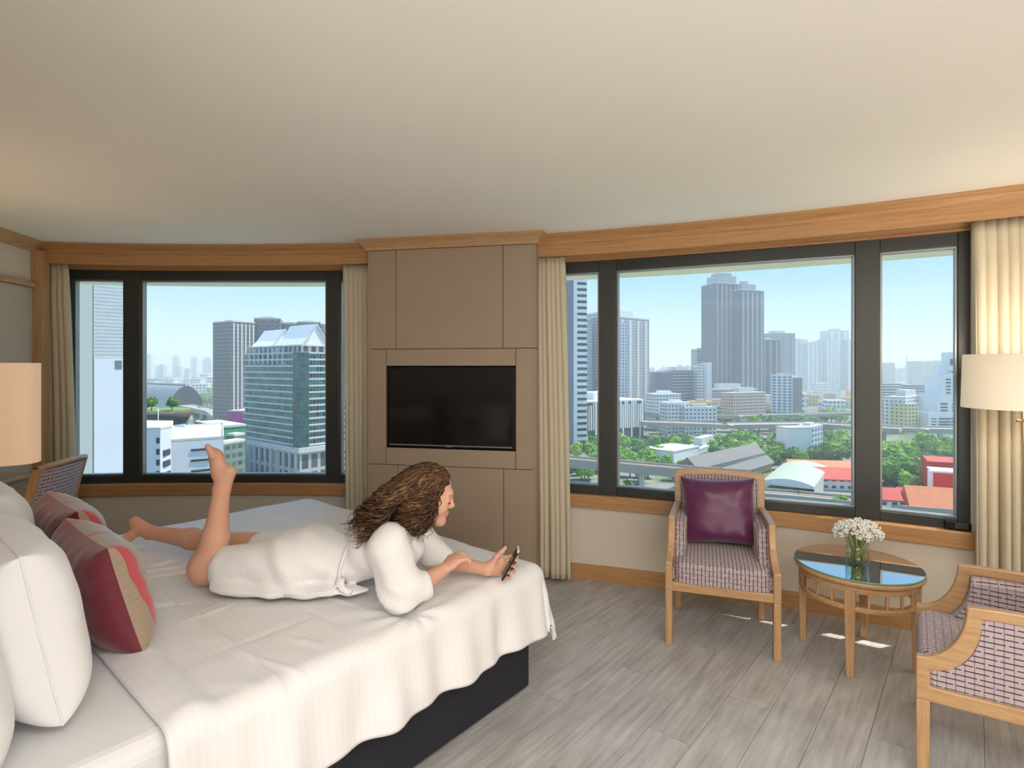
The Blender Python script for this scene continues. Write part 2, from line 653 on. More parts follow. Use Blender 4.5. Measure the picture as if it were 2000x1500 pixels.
wall('wall_left', K1, LW0, 0, 2.6, -0.12, m_wall)
wall('wall_bed_head', HW - BC * 0.9, K1, 0, 2.6, -0.12, m_wall)
_p1 = HW - BC * 0.9
_p2 = Vector((_p1.x, -3.2, 0))
wall('wall_entry', _p2, _p1, 0, 2.6, -0.12, m_wall)
_p3 = arc(TH_R, R)
wall('wall_right', _p3, Vector((_p3.x + 0.1, -3.2, 0)), 0, 2.6, -0.12, m_wall)
wall('wall_back', Vector((_p3.x + 0.1, -3.2, 0)), _p2, 0, 2.6, -0.12, m_wall)
_poly = [(-4.6, -3.4), (4.4, -3.4), (4.4, 1.5)] + [tuple(arc(TH_R + (TH_L - TH_R) * k / 24, R + 0.13).xy) for k in range(25)] + [(-4.6, 4.25)]
st(MB().prism(_poly, ZC, ZC + 0.22).build('ceiling', m_ceiling))
floor = st(MB().prism(_poly, -0.2, -0.004).build('floor', m_subfloor))

# planks: parallel to the bed, staggered rows
PL, PW = 1.22, 0.178
pm = MB().box((0.0012, 0.0009, -0.004), (PL - 0.0012, PW - 0.0009, 0.0))
plank0 = None
row = 0
for r_ in range(-14, 18):
    off = (r_ * 0.437) % PL
    for k in range(-5, 5):
        o_ = bed(0, 0) - BH * (k * PL + off) - BC * (r_ * PW)
        ctr = o_ - BH * (PL / 2) - BC * (PW / 2)
        ends = [o_, o_ - BH * PL, ctr]
        rr = [math.hypot(p.x - CX, p.y - CY) for p in ends]
        if min(rr) > R - 0.02 or ctr.y < 0.5 or ctr.x > 3.9 or ctr.x < -0.9:
            continue
        t_, c_ = (ctr - BA).dot(BH), (ctr - BA).dot(BC)
        if -0.62 < -t_ and t_ > 0.62 and 0.10 < c_ < 1.85:
            continue
        if t_ > 0.4 and c_ > 1.85:
            continue
        M = Matrix(((-BH.x, -BC.x, 0, o_.x), (-BH.y, -BC.y, 0, o_.y), (0, 0, 1, 0), (0, 0, 0, 1)))
        if plank0 is None:
            plank0 = pm.build('plank', m_plank, floor)
            plank0.matrix_local = M
        else:
            twin(plank0, floor, M)

# left wall trim: corner post, cornice, rail with grey panel below
LN = Vector((LWD.y, -LWD.x, 0))                       # into the room
if LN.x < 0:
    LN = -LN


def lw(s, n, z):
    return LW0 + LWD * s + LN * n + Vector((0, 0, z))


def lbox(name, s0, s1, n0, n1, z0, z1, mat, bevel=0.004, parent=None):
    p = [lw(s, n, z) for z in (z0, z1) for s, n in ((s0, n0), (s0, n1), (s1, n1), (s1, n0))]
    return MB().hexa([tuple(q) for q in p]).build(name, mat, parent, bevel=bevel)


st(lbox('trim_7', 0.17, 0.25, 0.0, 0.075, 0.0, 2.34, m_woodz))
for s0, s1 in ((0.0, 1.9),):
    prof = [(0.0, ZC), (0.085, ZC), (0.085, ZC - 0.01), (0.06, ZC - 0.026), (0.035, ZC - 0.05), (0.03, ZC - 0.07), (0.0, ZC - 0.07)]
    mb = MB()
    vs_ = [tuple(lw(s, n, z)) for s in (s0, s1) for n, z in prof]
    m_ = len(prof)
    mb.add(vs_, [(i, (i + 1) % m_, m_ + (i + 1) % m_, m_ + i) for i in range(m_)] + [tuple(range(m_))[::-1], tuple(range(m_, 2 * m_))])
    st(mb.build('trim_8', m_woody))
st(lbox('trim_9', 0.25, 1.9, 0.0, 0.04, 2.066, 2.105, m_woody))
st(lbox('wall_panel_left', 0.25, 1.9, 0.0, 0.012, 0.75, 2.064, m_wall_grey))

# ---------------------------------------------------------------- windows
def along(p, q, s):
    return p + (q - p) * s


def bar(name, a, b, z0, z1, n0, n1, mat, parent, bevel=0.003):
    """straight bar from plan point a to b, n: offset outwards"""
    d = (b - a).normalized()
    nn = Vector((-d.y, d.x, 0))
    pts = []
    for z in (z0, z1):
        for p, n in ((a, n0), (b, n0), (b, n1), (a, n1)):
            q = p + nn * n
            pts.append((q.x, q.y, z))
    return MB().hexa(pts).build(name, mat, parent, bevel=bevel)


def window(name, nodes, zb=0.60, zt=2.243):
    """nodes: (px centre, half width in metres)"""
    W = thing(name, None, None, kind='structure')
    P = []
    for px, hw in nodes:
        th = th_px(px, R + 0.02)
        P.append((arc(th, R + 0.005), th, hw))
    for p, th, hw in P:
        tg = Vector((math.cos(th), -math.sin(th), 0))
        bar('mullion', p - tg * hw, p + tg * hw, zb, zt, 0.0, 0.085, m_frame, W)
    for (p, ta, ha), (q, tb, hb) in zip(P, P[1:]):
        d = (q - p).normalized()
        a, b = p + d * ha, q - d * hb
        bar('bottom_rail', a, b, zb, zb + 0.055, 0.004, 0.08, m_frame, W)
        bar('top_rail', a, b, zt - 0.072, zt, 0.004, 0.08, m_frame, W)
        z0, z1 = zb + 0.055, zt - 0.072
        bw, b0, b1 = 0.012, 0.022, 0.07
        bar('glazing_bead', a, b, z0, z0 + bw, b0, b1, m_bead, W, 0.002)
        bar('glazing_bead', a, b, z1 - bw, z1, b0, b1, m_bead, W, 0.002)
        bar('glazing_bead', a, a + d * bw, z0 + bw, z1 - bw, b0, b1, m_bead, W, 0.002)
        bar('glazing_bead', b - d * bw, b, z0 + bw, z1 - bw, b0, b1, m_bead, W, 0.002)
        bar('pane', a + d * 0.006, b - d * 0.006, z0 + 0.006, z1 - 0.006, 0.045, 0.051, m_glass, W, 0)
    return W, P


win1, P1 = window('window_1', [(137, 0.022), (259, 0.062), (651, 0.052), (708, 0.03)])
win2, P2 = window('window_2', [(1066, 0.03), (1187, 0.060), (1694, 0.062), (1885, 0.032)])
# stay handle on the right sash
_d = (P2[3][0] - P2[2][0]).normalized()
_h = P2[2][0] + _d * 0.36
bar('stay_handle', _h, _h + _d * 0.115, 0.606, 0.648, -0.030, 0.006, m_black, win2, 0.004)
bar('stay_handle', _h + _d * 0.04, _h + _d * 0.10, 0.612, 0.642, -0.038, -0.030, m_frame, win2, 0.003)
# outer soffit slab and the facade edge above and below the glass
m_soffit = plain('pale_soffit', (222, 222, 196), 0.8, vary=0.02)
st(sweep([(R + 0.15, 2.21), (R + 0.60, 2.21), (R + 0.60, 2.7), (R + 0.15, 2.7)], TH_L - 0.1, TH_R + 0.1).build('trim_10', m_soffit))
st(sweep([(R + 0.15, -0.4), (R + 0.30, -0.4), (R + 0.30, 0.52), (R + 0.15, 0.56)], TH_L - 0.1, TH_R + 0.1).build('trim_11', m_soffit))

# ---------------------------------------------------------------- panelled pier between the windows, with the television niche
CD = R - 0.30
pa, pb = arc(th_px(722, CD), CD), arc(th_px(1041.5, CD), CD)
cd = (pb - pa).normalized()
cn = Vector((cd.y, -cd.x, 0))                          # towards the room
CWID = (pb - pa).length


def s_px(px):                                         # distance along the pier face for an image column
    k = (px - 1000) / F
    return (pa.x - k * pa.y) / (k * cd.y - cd.x)


def z_px(px, py):
    s = s_px(px)
    return EYE - (py - Y0) / F * (pa.y + cd.y * s)


pier = thing('wall_column', None, None, kind='structure')


def cbox_(name, s0, s1, z0, z1, n0, n1, mat, bevel=0.003, parent=None):
    p = []
    for z in (z0, z1):
        for s, n in ((s0, n1), (s1, n1), (s1, n0), (s0, n0)):
            q = pa + cd * s + cn * n
            p.append((q.x, q.y, z))
    return MB().hexa(p).build(name, mat, parent if parent is not None else pier, bevel=bevel)


zt_, zb_ = ZC - 0.075, 0.0
zr1, zr2 = z_px(722, 682), z_px(722, 906)
t0, t1 = s_px(754), s_px(1007)
zt0, zt1 = z_px(754, 873.5), z_px(754, 715)
# carcass behind the panels, open at the niche
cbox_('core', 0.004, CWID - 0.004, zr1, ZC, -0.26, -0.012, m_gap, 0)
cbox_('core', 0.004, CWID - 0.004, 0, zr2, -0.26, -0.012, m_gap, 0)
cbox_('core', 0.004, t0, zr2, zr1, -0.26, -0.012, m_gap, 0)
cbox_('core', t1, CWID - 0.004, zr2, zr1, -0.26, -0.012, m_gap, 0)
cbox_('core', t0, t1, zr2, zt0 - 0.004, -0.26, -0.012, m_gap, 0)
cbox_('core', t0, t1, zt1 + 0.004, zr1, -0.26, -0.012, m_gap, 0)
cbox_('core', t0, t1, zt0, zt1, -0.26, -0.15, m_black, 0)
g = 0.0018


def pan(p0, p1, z0, z1):
    s0 = 0.0 if p0 is None else s_px(p0)
    s1 = CWID if p1 is None else s_px(p1)
    cbox_('panel', s0 + (g if p0 else 0), s1 - (g if p1 else 0), z0 + g, z1 - g, -0.014, 0.0, m_panel, 0.0025)


for p0, p1 in ((None, 773), (773, 982), (982, None)):
    pan(p0, p1, zr1, zt_)
pan(None, 754, zr2, zr1)
pan(1007, None, zr2, zr1)
pan(754, 1007, zt1, zr1)
pan(754, 1007, zr2, zt0)
for p0, p1 in ((None, 777), (777, 983.5), (983.5, None)):
    pan(p0, p1, 0.10, zr2)
for s0, s1 in ((-0.014, 0.0), (CWID, CWID + 0.014)):
    cbox_('side_panel', s0, s1, 0.10, zr1 - g, -0.28, 0.0, m_panel, 0.0025)
    cbox_('side_panel', s0, s1, zr1 + g, zt_, -0.28, 0.0, m_panel, 0.0025)
cbox_('plinth', -0.018, CWID + 0.018, 0.0, 0.10, -0.26, 0.012, m_woodx, 0.004)
# crown of the pier, mitred
prof = [(0.0, ZC - 0.075), (0.012, ZC - 0.075), (0.018, ZC - 0.058), (0.036, ZC - 0.034), (0.060, ZC - 0.016), (0.066, ZC - 0.012), (0.066, ZC)]
mb = MB()
cols = []
for n, z in prof:
    cols.append([pa + cd * (-n - 0.014) + cn * (-0.2), pa + cd * (-n - 0.014) + cn * n, pa + cd * (CWID + n + 0.014) + cn * n, pa + cd * (CWID + n + 0.014) + cn * (-0.2)])
vs_ = [(p.x, p.y, prof[i][1]) for i, c4 in enumerate(cols) for p in c4]
fs = [(i * 4 + k, i * 4 + k + 1, (i + 1) * 4 + k + 1, (i + 1) * 4 + k) for i in range(len(prof) - 1) for k in range(3)]
fs += [(0, 3, 2, 1)]
mb.add(vs_, fs)
mb.build('crown', m_woodx, pier)

# television in the niche
tv = thing('television', 'black flat-screen television recessed in the taupe wall panelling', 'television')
e = 0.004
cbox_('housing', t0 + e, t1 - e, zt0 + e, zt1 - e, -0.075, -0.022, m_black, 0.004, tv)
cbox_('screen', t0 + 0.018, t1 - 0.024, zt0 + 0.030, zt1 - 0.024, -0.0225, -0.0195, m_screen, 0, tv)
cbox_('silver_strip', t0 + 0.018, t1 - 0.030, zt0 + 0.016, zt0 + 0.024, -0.0225, -0.014, m_silver, 0.001, tv)
ms = (t0 + t1) / 2 - 0.005
cbox_('badge', ms - 0.022, ms + 0.022, zt0 + 0.011, zt0 + 0.019, -0.020, -0.010, m_silver, 0.002, tv)

# ---------------------------------------------------------------- curtains
def curtain(px_top, px_bot, label, folds, amp=0.028, rr=0.105, zt=2.262, zb=0.025, seed=1, pinch=True, wide=None):
    rnd = random.Random(seed)
    r0 = R - rr
    a0, a1 = th_px(px_top[0], r0), th_px(px_top[1], r0)
    b0, b1 = th_px(px_bot[0], r0), th_px(px_bot[1], r0)
    ph = [rnd.uniform(-0.5, 0.5) for _ in range(folds + 2)]
    am = [rnd.uniform(0.65, 1.2) for _ in range(folds + 2)]
    nu, nv = folds * 14, 34

    def fn(u, v):
        z = zt + (zb - zt) * v
        k = min(1.0, v * 1.15) ** 0.75
        lo, hi = a0 + (b0 - a0) * k, a1 + (b1 - a1) * k
        x = u * folds
        i = int(min(folds - 1, x))
        sm = x + 0.16 * math.sin(2 * math.pi * x * 0.37 + seed) * v
        s = math.sin(2 * math.pi * sm + 0.35 * math.sin(seed + v * 2.1))
        tight = 1.0
        if pinch:
            tight = 0.55 + 0.45 * min(1.0, v / 0.10)
            s = s * (1 - 0.35 * math.exp(-((v - 0.045) / 0.02) ** 2))
        sharp = math.copysign(abs(s) ** 0.8, s)
        r = r0 + amp * tight * sharp * (am[i] * (1 - (x - i)) + am[i + 1] * (x - i)) * (1 + 0.15 * math.sin(5 * v + seed))
        th = lo + (hi - lo) * u + 0.0016 * math.cos(2 * math.pi * sm) * (1 - 0.4 * v)
        return arc(th, r, z)
    mb = MB().grid(fn, nu, nv, lambda u, v: (u * folds * 0.12, v * 2.2))
    o = mb.build('curtain', m_curtain, None, smooth=True)
    s = o.modifiers.new('cloth', 'SOLIDIFY')
    s.thickness = 0.003
    return tag(o, label, 'curtain', 'cream pleated curtains at the windows')


curtain((75, 129), (74, 148), 'cream pleated curtain hanging behind the mesh-backed desk chair', 5, 0.030, seed=3)
curtain((668, 724), (676, 728), 'cream curtain between the city view with the green tower and the wall panelling', 6, 0.030, seed=5)
curtain((1040, 1099), (1040, 1113), 'cream floor-length curtain just to the other side of the television panelling, above bare floor', 7, 0.030, seed=8)
curtain((1896, 2075), (1903, 2085), 'wide sunlit cream curtain behind the drum-shaded floor lamp', 8, 0.045, rr=0.115, seed=11)

# ---------------------------------------------------------------- bed
ZT = 0.585
bd = thing('bed', 'wide bed with a navy upholstered base under white bedding', 'bed', loc=BA)
MBED = Matrix(((BH.x, BC.x, 0, BA.x), (BH.y, BC.y, 0, BA.y), (0, 0, -1, 0), (0, 0, 0, 1)))
BW, BL = 2.0, 2.02


def bedbox(name, t0, t1, c0, c1, z0, z1, mat, bevel, parent=bd, seg=3):
    p = [bed(t, c, z) - BA for z in (z0, z1) for t, c in ((t0, c0), (t0, c1), (t1, c1), (t1, c0))]
    o = MB().hexa([tuple(q) for q in p]).build(name, mat, parent, bevel=bevel, seg=seg)
    return o


bedbox('base', 0.012, BL, 0.012, BW - 0.012, 0.012, 0.36, m_navy, 0.02)
bedbox('mattress', 0.02, BL, 0.005, BW - 0.005, 0.36, 0.565, m_white, 0.045, seg=4)
bedbox('headboard', BL + 0.02, BL + 0.10, -0.1, BW + 0.1, 0.02, 1.12, m_panel, 0.02)
for c0 in (0.06, BW - 0.12):
    for t0_ in (0.10, BL - 0.16):
        bedbox('foot', t0_, t0_ + 0.06, c0, c0 + 0.06, 0.0, 0.02, m_black, 0.003)


def nz(x, y, z=0.0, s=1.0):
    return noise.noise(Vector((x * s, y * s, z)))


ELB = bed(0, 0)
E_T, E_C = 0.70, 0.05                                 # where the near elbow presses into the duvet


def duvet_fn(a, b):
    """a: distance from the foot hem (negative past the foot edge), b: across (0 near edge, BW far edge) -> t, c, z"""
    rr = 0.075
    ex0, ex1 = 0.055, 0.035                           # where the flat top ends, beyond base edges
    dt = max(0.0, -(a + 0.0) + 0.02)
    near = b < BW / 2
    dc = max(0.0, (-b + 0.02) if near else (b - BW + 0.02))
    D = math.hypot(dt, dc)
    t, c, z = a, b, ZT
    flat = 1.0
    if D > 0:
        ut, uc = dt / D, dc / D
        q = rr * math.pi / 2
        if D < q:
            h, dr = rr * math.sin(D / rr), rr * (1 - math.cos(D / rr))
        else:
            h, dr = rr + (D - q) * 0.16, rr + (D - q) * 0.985
        flat = max(0.0, 1 - dr / 0.10)
        w_ = min(1.0, dr / 0.22)
        s_ = a * uc + (b if near else BW - b) * ut
        fold = (0.016 * math.sin(s_ * 17 + 2.6 * nz(s_, 3, 0, 2.3)) + 0.009 * math.sin(s_ * 37 + 3 * nz(s_, 9, 0, 3.0))) * (1 - min(ut, uc) * 1.4)
        h += w_ * (fold + 0.014 * nz(a, b, 4, 6))
        dr += 0.010 * w_ * nz(s_, 5, 1, 5)
        if ut > 0.25 and uc > 0.25:
            dr *= 0.86
        t = (a if dt == 0 else 0.02) - ut * h
        c = (b if dc == 0 else (0.02 if near else BW - 0.02)) + (-uc if near else uc) * h
        z = ZT - dr
    # puff and creases on top
    top = 0.010 * nz(a, b, 0, 2.1) + 0.0045 * nz(a * 0.7 + b * 0.5, a - b, 2, 7) + 0.0022 * nz(a, b, 5, 16)
    cre = 0.0
    for (ct, cc, dx, dy, L, wd, am) in CREASE:
        u = (a - ct) * dx + (b - cc) * dy
        v = -(a - ct) * dy + (b - cc) * dx
        if abs(u) < L and abs(v) < 0.2:
            cre += am * math.exp(-(v / wd) ** 2) * (1 - (u / L) ** 2) ** 2
    re = math.hypot(a - E_T, b - E_C)
    an = math.atan2(b - E_C, a - E_T)
    rad = math.exp(-(re / 0.20) ** 2) * 0.006 * math.sin(an * 9) * min(1.0, re / 0.06)
    dent = -0.010 * math.exp(-(re / 0.07) ** 2)
    z += (top + cre + rad + dent) * max(flat, 0.15)
    # folded-over flap near the head, its seam line
    z += (0.006 / (1 + math.exp(-(a - 1.237) / 0.004)) + 0.005 * math.exp(-((a - 1.237) / 0.006) ** 2)) * max(flat, 0.3)
    if a > 1.40:
        k = min(1.0, (a - 1.40) / 0.135)
        z += (0.020 * math.sin(k * math.pi) - 0.006 * k ** 4) * max(flat, 0.4)
    return t, c, z


CREASE = []
_r = random.Random(4)
for _ in range(34):
    an = _r.uniform(-0.5, 0.5) + (1.57 if _r.random() < 0.35 else 0.2)
    CREASE.append((_r.uniform(0.1, 1.3), _r.uniform(0.05, 1.9), math.cos(an), math.sin(an), _r.uniform(0.1, 0.28), _r.uniform(0.008, 0.02), _r.choice((-1, 1)) * _r.uniform(0.004, 0.010)))
for k in range(7):                                    # pull lines running from the knees towards the cushions
    CREASE.append((1.16 + 0.02 * k, 1.15 + 0.09 * k, 0.94, 0.34, 0.24, 0.011, 0.010 * (1 if k % 2 else -1)))
A0, A1, B0, B1 = -0.30, 1.538, -0.315, BW + 0.28


def duvet_pt(u, v):
    a, b = A0 + (A1 - A0) * u, B0 + (B1 - B0) * v
    t, c, z = duvet_fn(a, b)
    return bed(t, c, z)


mb = MB().grid(duvet_pt, 190, 250, lambda u, v: (A0 + (A1 - A0) * u, B0 + (B1 - B0) * v))
duvet = mb.build('duvet', m_duvet, None, smooth=True)
sm = duvet.modifiers.new('body', 'SOLIDIFY')
sm.thickness, sm.offset = 0.022, 1.0
tag(duvet, 'white satin-striped duvet spread over the bed, hanging past the navy base', 'duvet')


# ---------------------------------------------------------------- pillows and cushions
def pillow_surf(w, h, th, sign, seed, bow=0.05, n=36, pw=0.36, wr=0.006):
    def fn(u, v):
        x, y = u * 2 - 1, v * 2 - 1
        # more samples near the rim
        x, y = math.sin(x * math.pi / 2), math.sin(y * math.pi / 2)
        k = max(0.0, (1 - x ** 4) * (1 - y ** 4)) ** pw
        X = w / 2 * x * (1 - bow * (1 - y * y) * abs(x))
        Y = h / 2 * y * (1 - bow * (1 - x * x) * abs(y))
        e_ = 1 - k
        d = 0.5 * th * k + wr * k * nz(X, Y, seed, 9) + wr * 1.2 * k * e_ * math.sin((X if abs(y) > abs(x) else Y) * 70 + 4 * nz(X, Y, seed, 6))
        return (X, Y, sign * d)
    return fn


def pose_pillow(o, t_bot, t_top, c0, c1, z0, z1):
    """upright pillow: local x across the bed, local y up its height, local z towards the foot"""
    a = bed(t_bot, (c0 + c1) / 2, z0)
    b = bed(t_top, (c0 + c1) / 2, z1)
    y = (b - a).normalized()
    x = BC.copy()
    z = x.cross(y)
    if z.dot(BH) > 0:
        x, z = -x, -z
    ctr = (a + b) / 2
    o.matrix_world = Matrix(((x.x, y.x, z.x, ctr.x), (x.y, y.y, z.y, ctr.y), (x.z, y.z, z.z, ctr.z), (0, 0, 0, 1)))


def pillow(label, w, h, th, seed, pose):
    p = thing('pillow', label, 'pillow', group='white bed pillows against the headboard')
    MB().grid(pillow_surf(w, h, th, 1, seed), 40, 40).build('pillowcase_front', m_white, p, smooth=True)
    MB().grid(pillow_surf(w, h, th, -1, seed + 5), 40, 40, flip=True).build('pillowcase_back', m_white, p, smooth=True)
    # piped seam round the rim
    pts = []
    f_ = pillow_surf(w, h, th, 1, seed)
    for k in range(4):
        for i in range(20):
            q = i / 20
            u, v = ((q, 0), (1, q), (1 - q, 1), (0, 1 - q))[k]
            x, y, z = f_(u, v)
            pts.append((x, y, 0))
    pts.append(pts[0])
    MB().tube(pts, 0.0035, 6, False).build('piping', m_white, p, smooth=True)
    pose_pillow(p, *pose)
    return p


pillow('white bed pillow standing closest to the burgundy cushions', 0.62, 0.45, 0.23, 1, (1.70, 1.78, 0.18, 0.80, 0.60, 1.04))
pillow('white bed pillow cut off at the picture edge nearest the camera', 0.62, 0.46, 0.22, 2, (1.88, 1.96, 0.02, 0.64, 0.59, 1.04))
pillow('white bed pillow behind the farther striped cushion, below the square lampshade', 0.62, 0.46, 0.24, 3, (1.66, 1.74, 1.00, 1.62, 0.60, 1.05))


def cushion_mats():
    a = NT('burgundy_satin')
    f = a.noise(a.coord('Object', (3, 40, 3)), 3.0, 3)
    a.bsdf(a.mix(f, lin((92, 24, 40)), lin((122, 40, 54))), 0.45, spec=0.4, **{'Sheen Weight': 0.3})
    t = NT('taupe_satin_with_red_stripe')
    tc = t.n('TexCoord')
    sp = t.n('SeparateXYZ')
    t.l(tc.outputs['Object'], sp.inputs[0])
    x = t.math('ADD', sp.outputs[0], t.math('MULTIPLY', sp.outputs[1], 0.10))
    s1 = t.math('LESS_THAN', t.math('ABSOLUTE', t.math('SUBTRACT', t.math('ABSOLUTE', x), 0.215)), 0.015)
    s2 = t.math('LESS_THAN', t.math('ABSOLUTE', t.math('SUBTRACT', x, 0.0)), 0.017)
    s = t.math('MAXIMUM', s1, s2)
    f = t.noise(t.coord('Object', (4, 40, 4)), 3.0, 3)
    c = t.mix(s, t.mix(f, lin((150, 132, 112)), lin((176, 158, 136))), lin((196, 74, 82)))
    t.bsdf(c, 0.42, spec=0.4, **{'Sheen Weight': 0.3})
    return a.m, t.m


m_burg, m_taupe = cushion_mats()


def cushion(label, seed, pose, w=0.52, h=0.37, th=0.20):
    p = thing('cushion', label, 'cushion', group='burgundy and taupe cushions on the bed')
    MB().grid(pillow_surf(w, h, th, 1, seed, 0.07, pw=0.5), 36, 36).build('taupe_striped_front', m_taupe, p, smooth=True)['label'] = 'taupe satin front with red stripes'
    MB().grid(pillow_surf(w, h, th, -1, seed + 3, 0.07, pw=0.5, wr=0.010), 36, 36, flip=True).build('burgundy_back', m_burg, p, smooth=True)['label'] = 'burgundy satin back'
    pose_pillow(p, *pose)
    return p


cushion('burgundy cushion with a red stripe on taupe, the one nearer the camera', 11, (1.455, 1.545, 0.42, 0.94, 0.605, 0.945))
cushion('burgundy and taupe striped cushion farther away, in front of the desk chair', 14, (1.42, 1.50, 1.00, 1.50, 0.605, 0.955))

# ---------------------------------------------------------------- armchairs
def armchair(label):
    ch = thing('armchair', label, 'armchair', group='wooden armchairs with mauve check upholstery')
    W2 = 0.285
    # side frame outline in (y, z): y forward
    outer = [(0.245, 0.29), (0.245, 0.447)]
    for k in range(1, 11):
        a = math.pi / 2 * k / 10
        outer.append((0.245 - 0.145 * math.sin(a), 0.657 - 0.21 * math.cos(a)))
    outer += [(0.02, 0.662), (-0.24, 0.668), (-0.235, 0.29)]
    inner = [(0.203, 0.345), (0.203, 0.405)]
    for k in range(1, 11):
        a = math.pi / 2 * k / 10
        inner.append((0.203 - 0.145 * math.sin(a), 0.620 - 0.215 * math.cos(a)))
    inner += [(0.02, 0.624), (-0.198, 0.628), (-0.196, 0.345)]
    n = len(outer)
    for sx in (-1, 1):
        def X(x, y):                                   # the chair narrows a little to the rear
            return sx * (x - 0.03 * (0.245 - y) / 0.49)
        mb = MB()
        vs_ = []
        for x in (W2 - 0.036, W2):
            vs_ += [(X(x, y), y, z) for y, z in outer] + [(X(x, y), y, z) for y, z in inner]
        fs = []
        for i in range(n):
            j = (i + 1) % n
            q = [(i, j, n + j, n + i), (2 * n + i, 3 * n + i, 3 * n + j, 2 * n + j), (i, 2 * n + i, 2 * n + j, j), (n + i, n + j, 3 * n + j, 3 * n + i)]
            fs += [t if sx > 0 else t[::-1] for t in q]
        mb.add(vs_, fs)
        mb.build('arm_frame', m_woody, ch, bevel=0.006)
        # upholstered side: outer and inner face, slightly padded
        m2 = len(inner)
        cy_, cz_ = sum(p[0] for p in inner) / m2, sum(p[1] for p in inner) / m2
        vs_, fs = [], []
        rings = [(1.0, W2 - 0.060), (1.0, W2 - 0.010), (0.93, W2 - 0.004), (0.0, W2 - 0.003)]
        for s, x in rings[:3]:
            vs_ += [(X(x, cy_ + (y - cy_) * s), cy_ + (y - cy_) * s, cz_ + (z - cz_) * s) for y, z in inner]
        vs_ += [(X(W2 - 0.085, cy_ + (y - cy_) * 0.86), cy_ + (y - cy_) * 0.86, cz_ + (z - cz_) * 0.86) for y, z in inner]
        for a_, b_ in ((3, 0), (0, 1), (1, 2)):
            for i in range(m2):
                j = (i + 1) % m2
                q = (a_ * m2 + i, a_ * m2 + j, b_ * m2 + j, b_ * m2 + i)
                fs.append(q[::-1] if sx > 0 else q)
        cap = tuple(2 * m2 + i for i in range(m2))
        cap2 = tuple(3 * m2 + i for i in range(m2))
        fs += [cap[::-1] if sx > 0 else cap, cap2 if sx > 0 else cap2[::-1]]
        MB().add(vs_, fs).build('side_panel', m_fabric, ch)
        MB().hexa([(X(W2 - 0.036, .205) if sx > 0 else X(W2, .205), 0.207, 0), (X(W2, .205) if sx > 0 else X(W2 - 0.036, .205), 0.207, 0),
                   (X(W2, .245) if sx > 0 else X(W2 - 0.036, .245), 0.243, 0), (X(W2 - 0.036, .245) if sx > 0 else X(W2, .245), 0.243, 0),
                   (X(W2 - 0.036, .205) if sx > 0 else X(W2, .205), 0.203, 0.292), (X(W2, .205) if sx > 0 else X(W2 - 0.036, .205), 0.203, 0.292),
                   (X(W2, .245) if sx > 0 else X(W2 - 0.036, .245), 0.245, 0.292), (X(W2 - 0.036, .245) if sx > 0 else X(W2, .245), 0.245, 0.292)]).build('leg', m_woodz, ch, bevel=0.004)
        xr0, xr1 = sorted((X(W2 - 0.036, -0.24), X(W2, -0.24)))
        MB().hexa([(xr0, -0.275, 0), (xr1, -0.275, 0), (xr1, -0.24, 0), (xr0, -0.24, 0), (xr0, -0.245, 0.40), (xr1, -0.245, 0.40), (xr1, -0.20, 0.40), (xr0, -0.20, 0.40)]).build('leg', m_woodz, ch, bevel=0.004)
    MB().box((-0.25, 0.213, 0.292), (0.25, 0.238, 0.338)).build('front_rail', m_woodx, ch, bevel=0.003)
    MB().box((-0.22, -0.235, 0.292), (0.22, -0.21, 0.338)).build('rear_rail', m_woodx, ch, bevel=0.003)

    # seat cushion: crowned block with a rounded front
    def seat(u, v):
        a = u * 2 * math.pi
        ca, sa = math.cos(a), math.sin(a)
        e_ = 0.22
        sx_, sy_ = math.copysign(abs(ca) ** e_, ca), math.copysign(abs(sa) ** e_, sa)
        if v < 0.30:
            k, z = 1.0, 0.335 + 0.075 * v / 0.30
        elif v < 0.55:
            q = (v - 0.30) / 0.25 * math.pi / 2
            k, z = 1 - 0.075 * (1 - math.cos(q)), 0.410 + 0.036 * math.sin(q)
        else:
            q = (v - 0.55) / 0.45
            k, z = 0.925 * (1 - q), 0.446 + 0.012 * math.sin(q * math.pi / 2)
        y = 0.005 + sy_ * k * 0.232
        x = sx_ * k * (0.243 - 0.022 * (0.245 - y) / 0.49)
        return (x, y, z)
    MB().grid(seat, 64, 20, None, True).build('seat_cushion', m_fabric, ch, smooth=True)
    # piping at the cushion foot
    ring = [seat(i / 48, 0.02) for i in range(49)]
    MB().tube([(x * 1.005, y * 1.005, 0.342) for x, y, z in ring], 0.005, 6, False).build('piping', m_fabric, ch, smooth=True)

    # back: rounded wooden frame with padded panel, leaning
    def ringpts(w0, w1, z0, z1, rc, k=6):
        pts = [(-w0, z0), (w0, z0)]
        for i in range(k + 1):
            a = math.pi / 2 * i / k
            pts.append((w1 - rc + rc * math.cos(a), z1 - rc + rc * math.sin(a) * 0.9))
        pts.append((0, z1 + 0.012))
        for i in range(k + 1):
            a = math.pi / 2 + math.pi / 2 * i / k
            pts.append((-w1 + rc + rc * math.cos(a), z1 - rc + rc * math.sin(a) * 0.9))
        return pts
    lean = lambda z: -0.235 - max(0.0, z - 0.40) * 0.21
    oo, ii = ringpts(0.250, 0.262, 0.39, 0.858, 0.035), ringpts(0.210, 0.224, 0.44, 0.822, 0.03)
    n = len(oo)
    vs_ = []
    for dy in (0.018, -0.022):
        vs_ += [(x, lean(z) + dy, z) for x, z in oo] + [(x, lean(z) + dy, z) for x, z in ii]
    fs = []
    for i in range(n):
        j = (i + 1) % n
        fs += [(i, n + i, n + j, j)[::-1], (2 * n + i, 3 * n + i, 3 * n + j, 2 * n + j), (i, j, 2 * n + j, 2 * n + i)[::-1], (n + i, 3 * n + i, 3 * n + j, n + j)[::-1]]
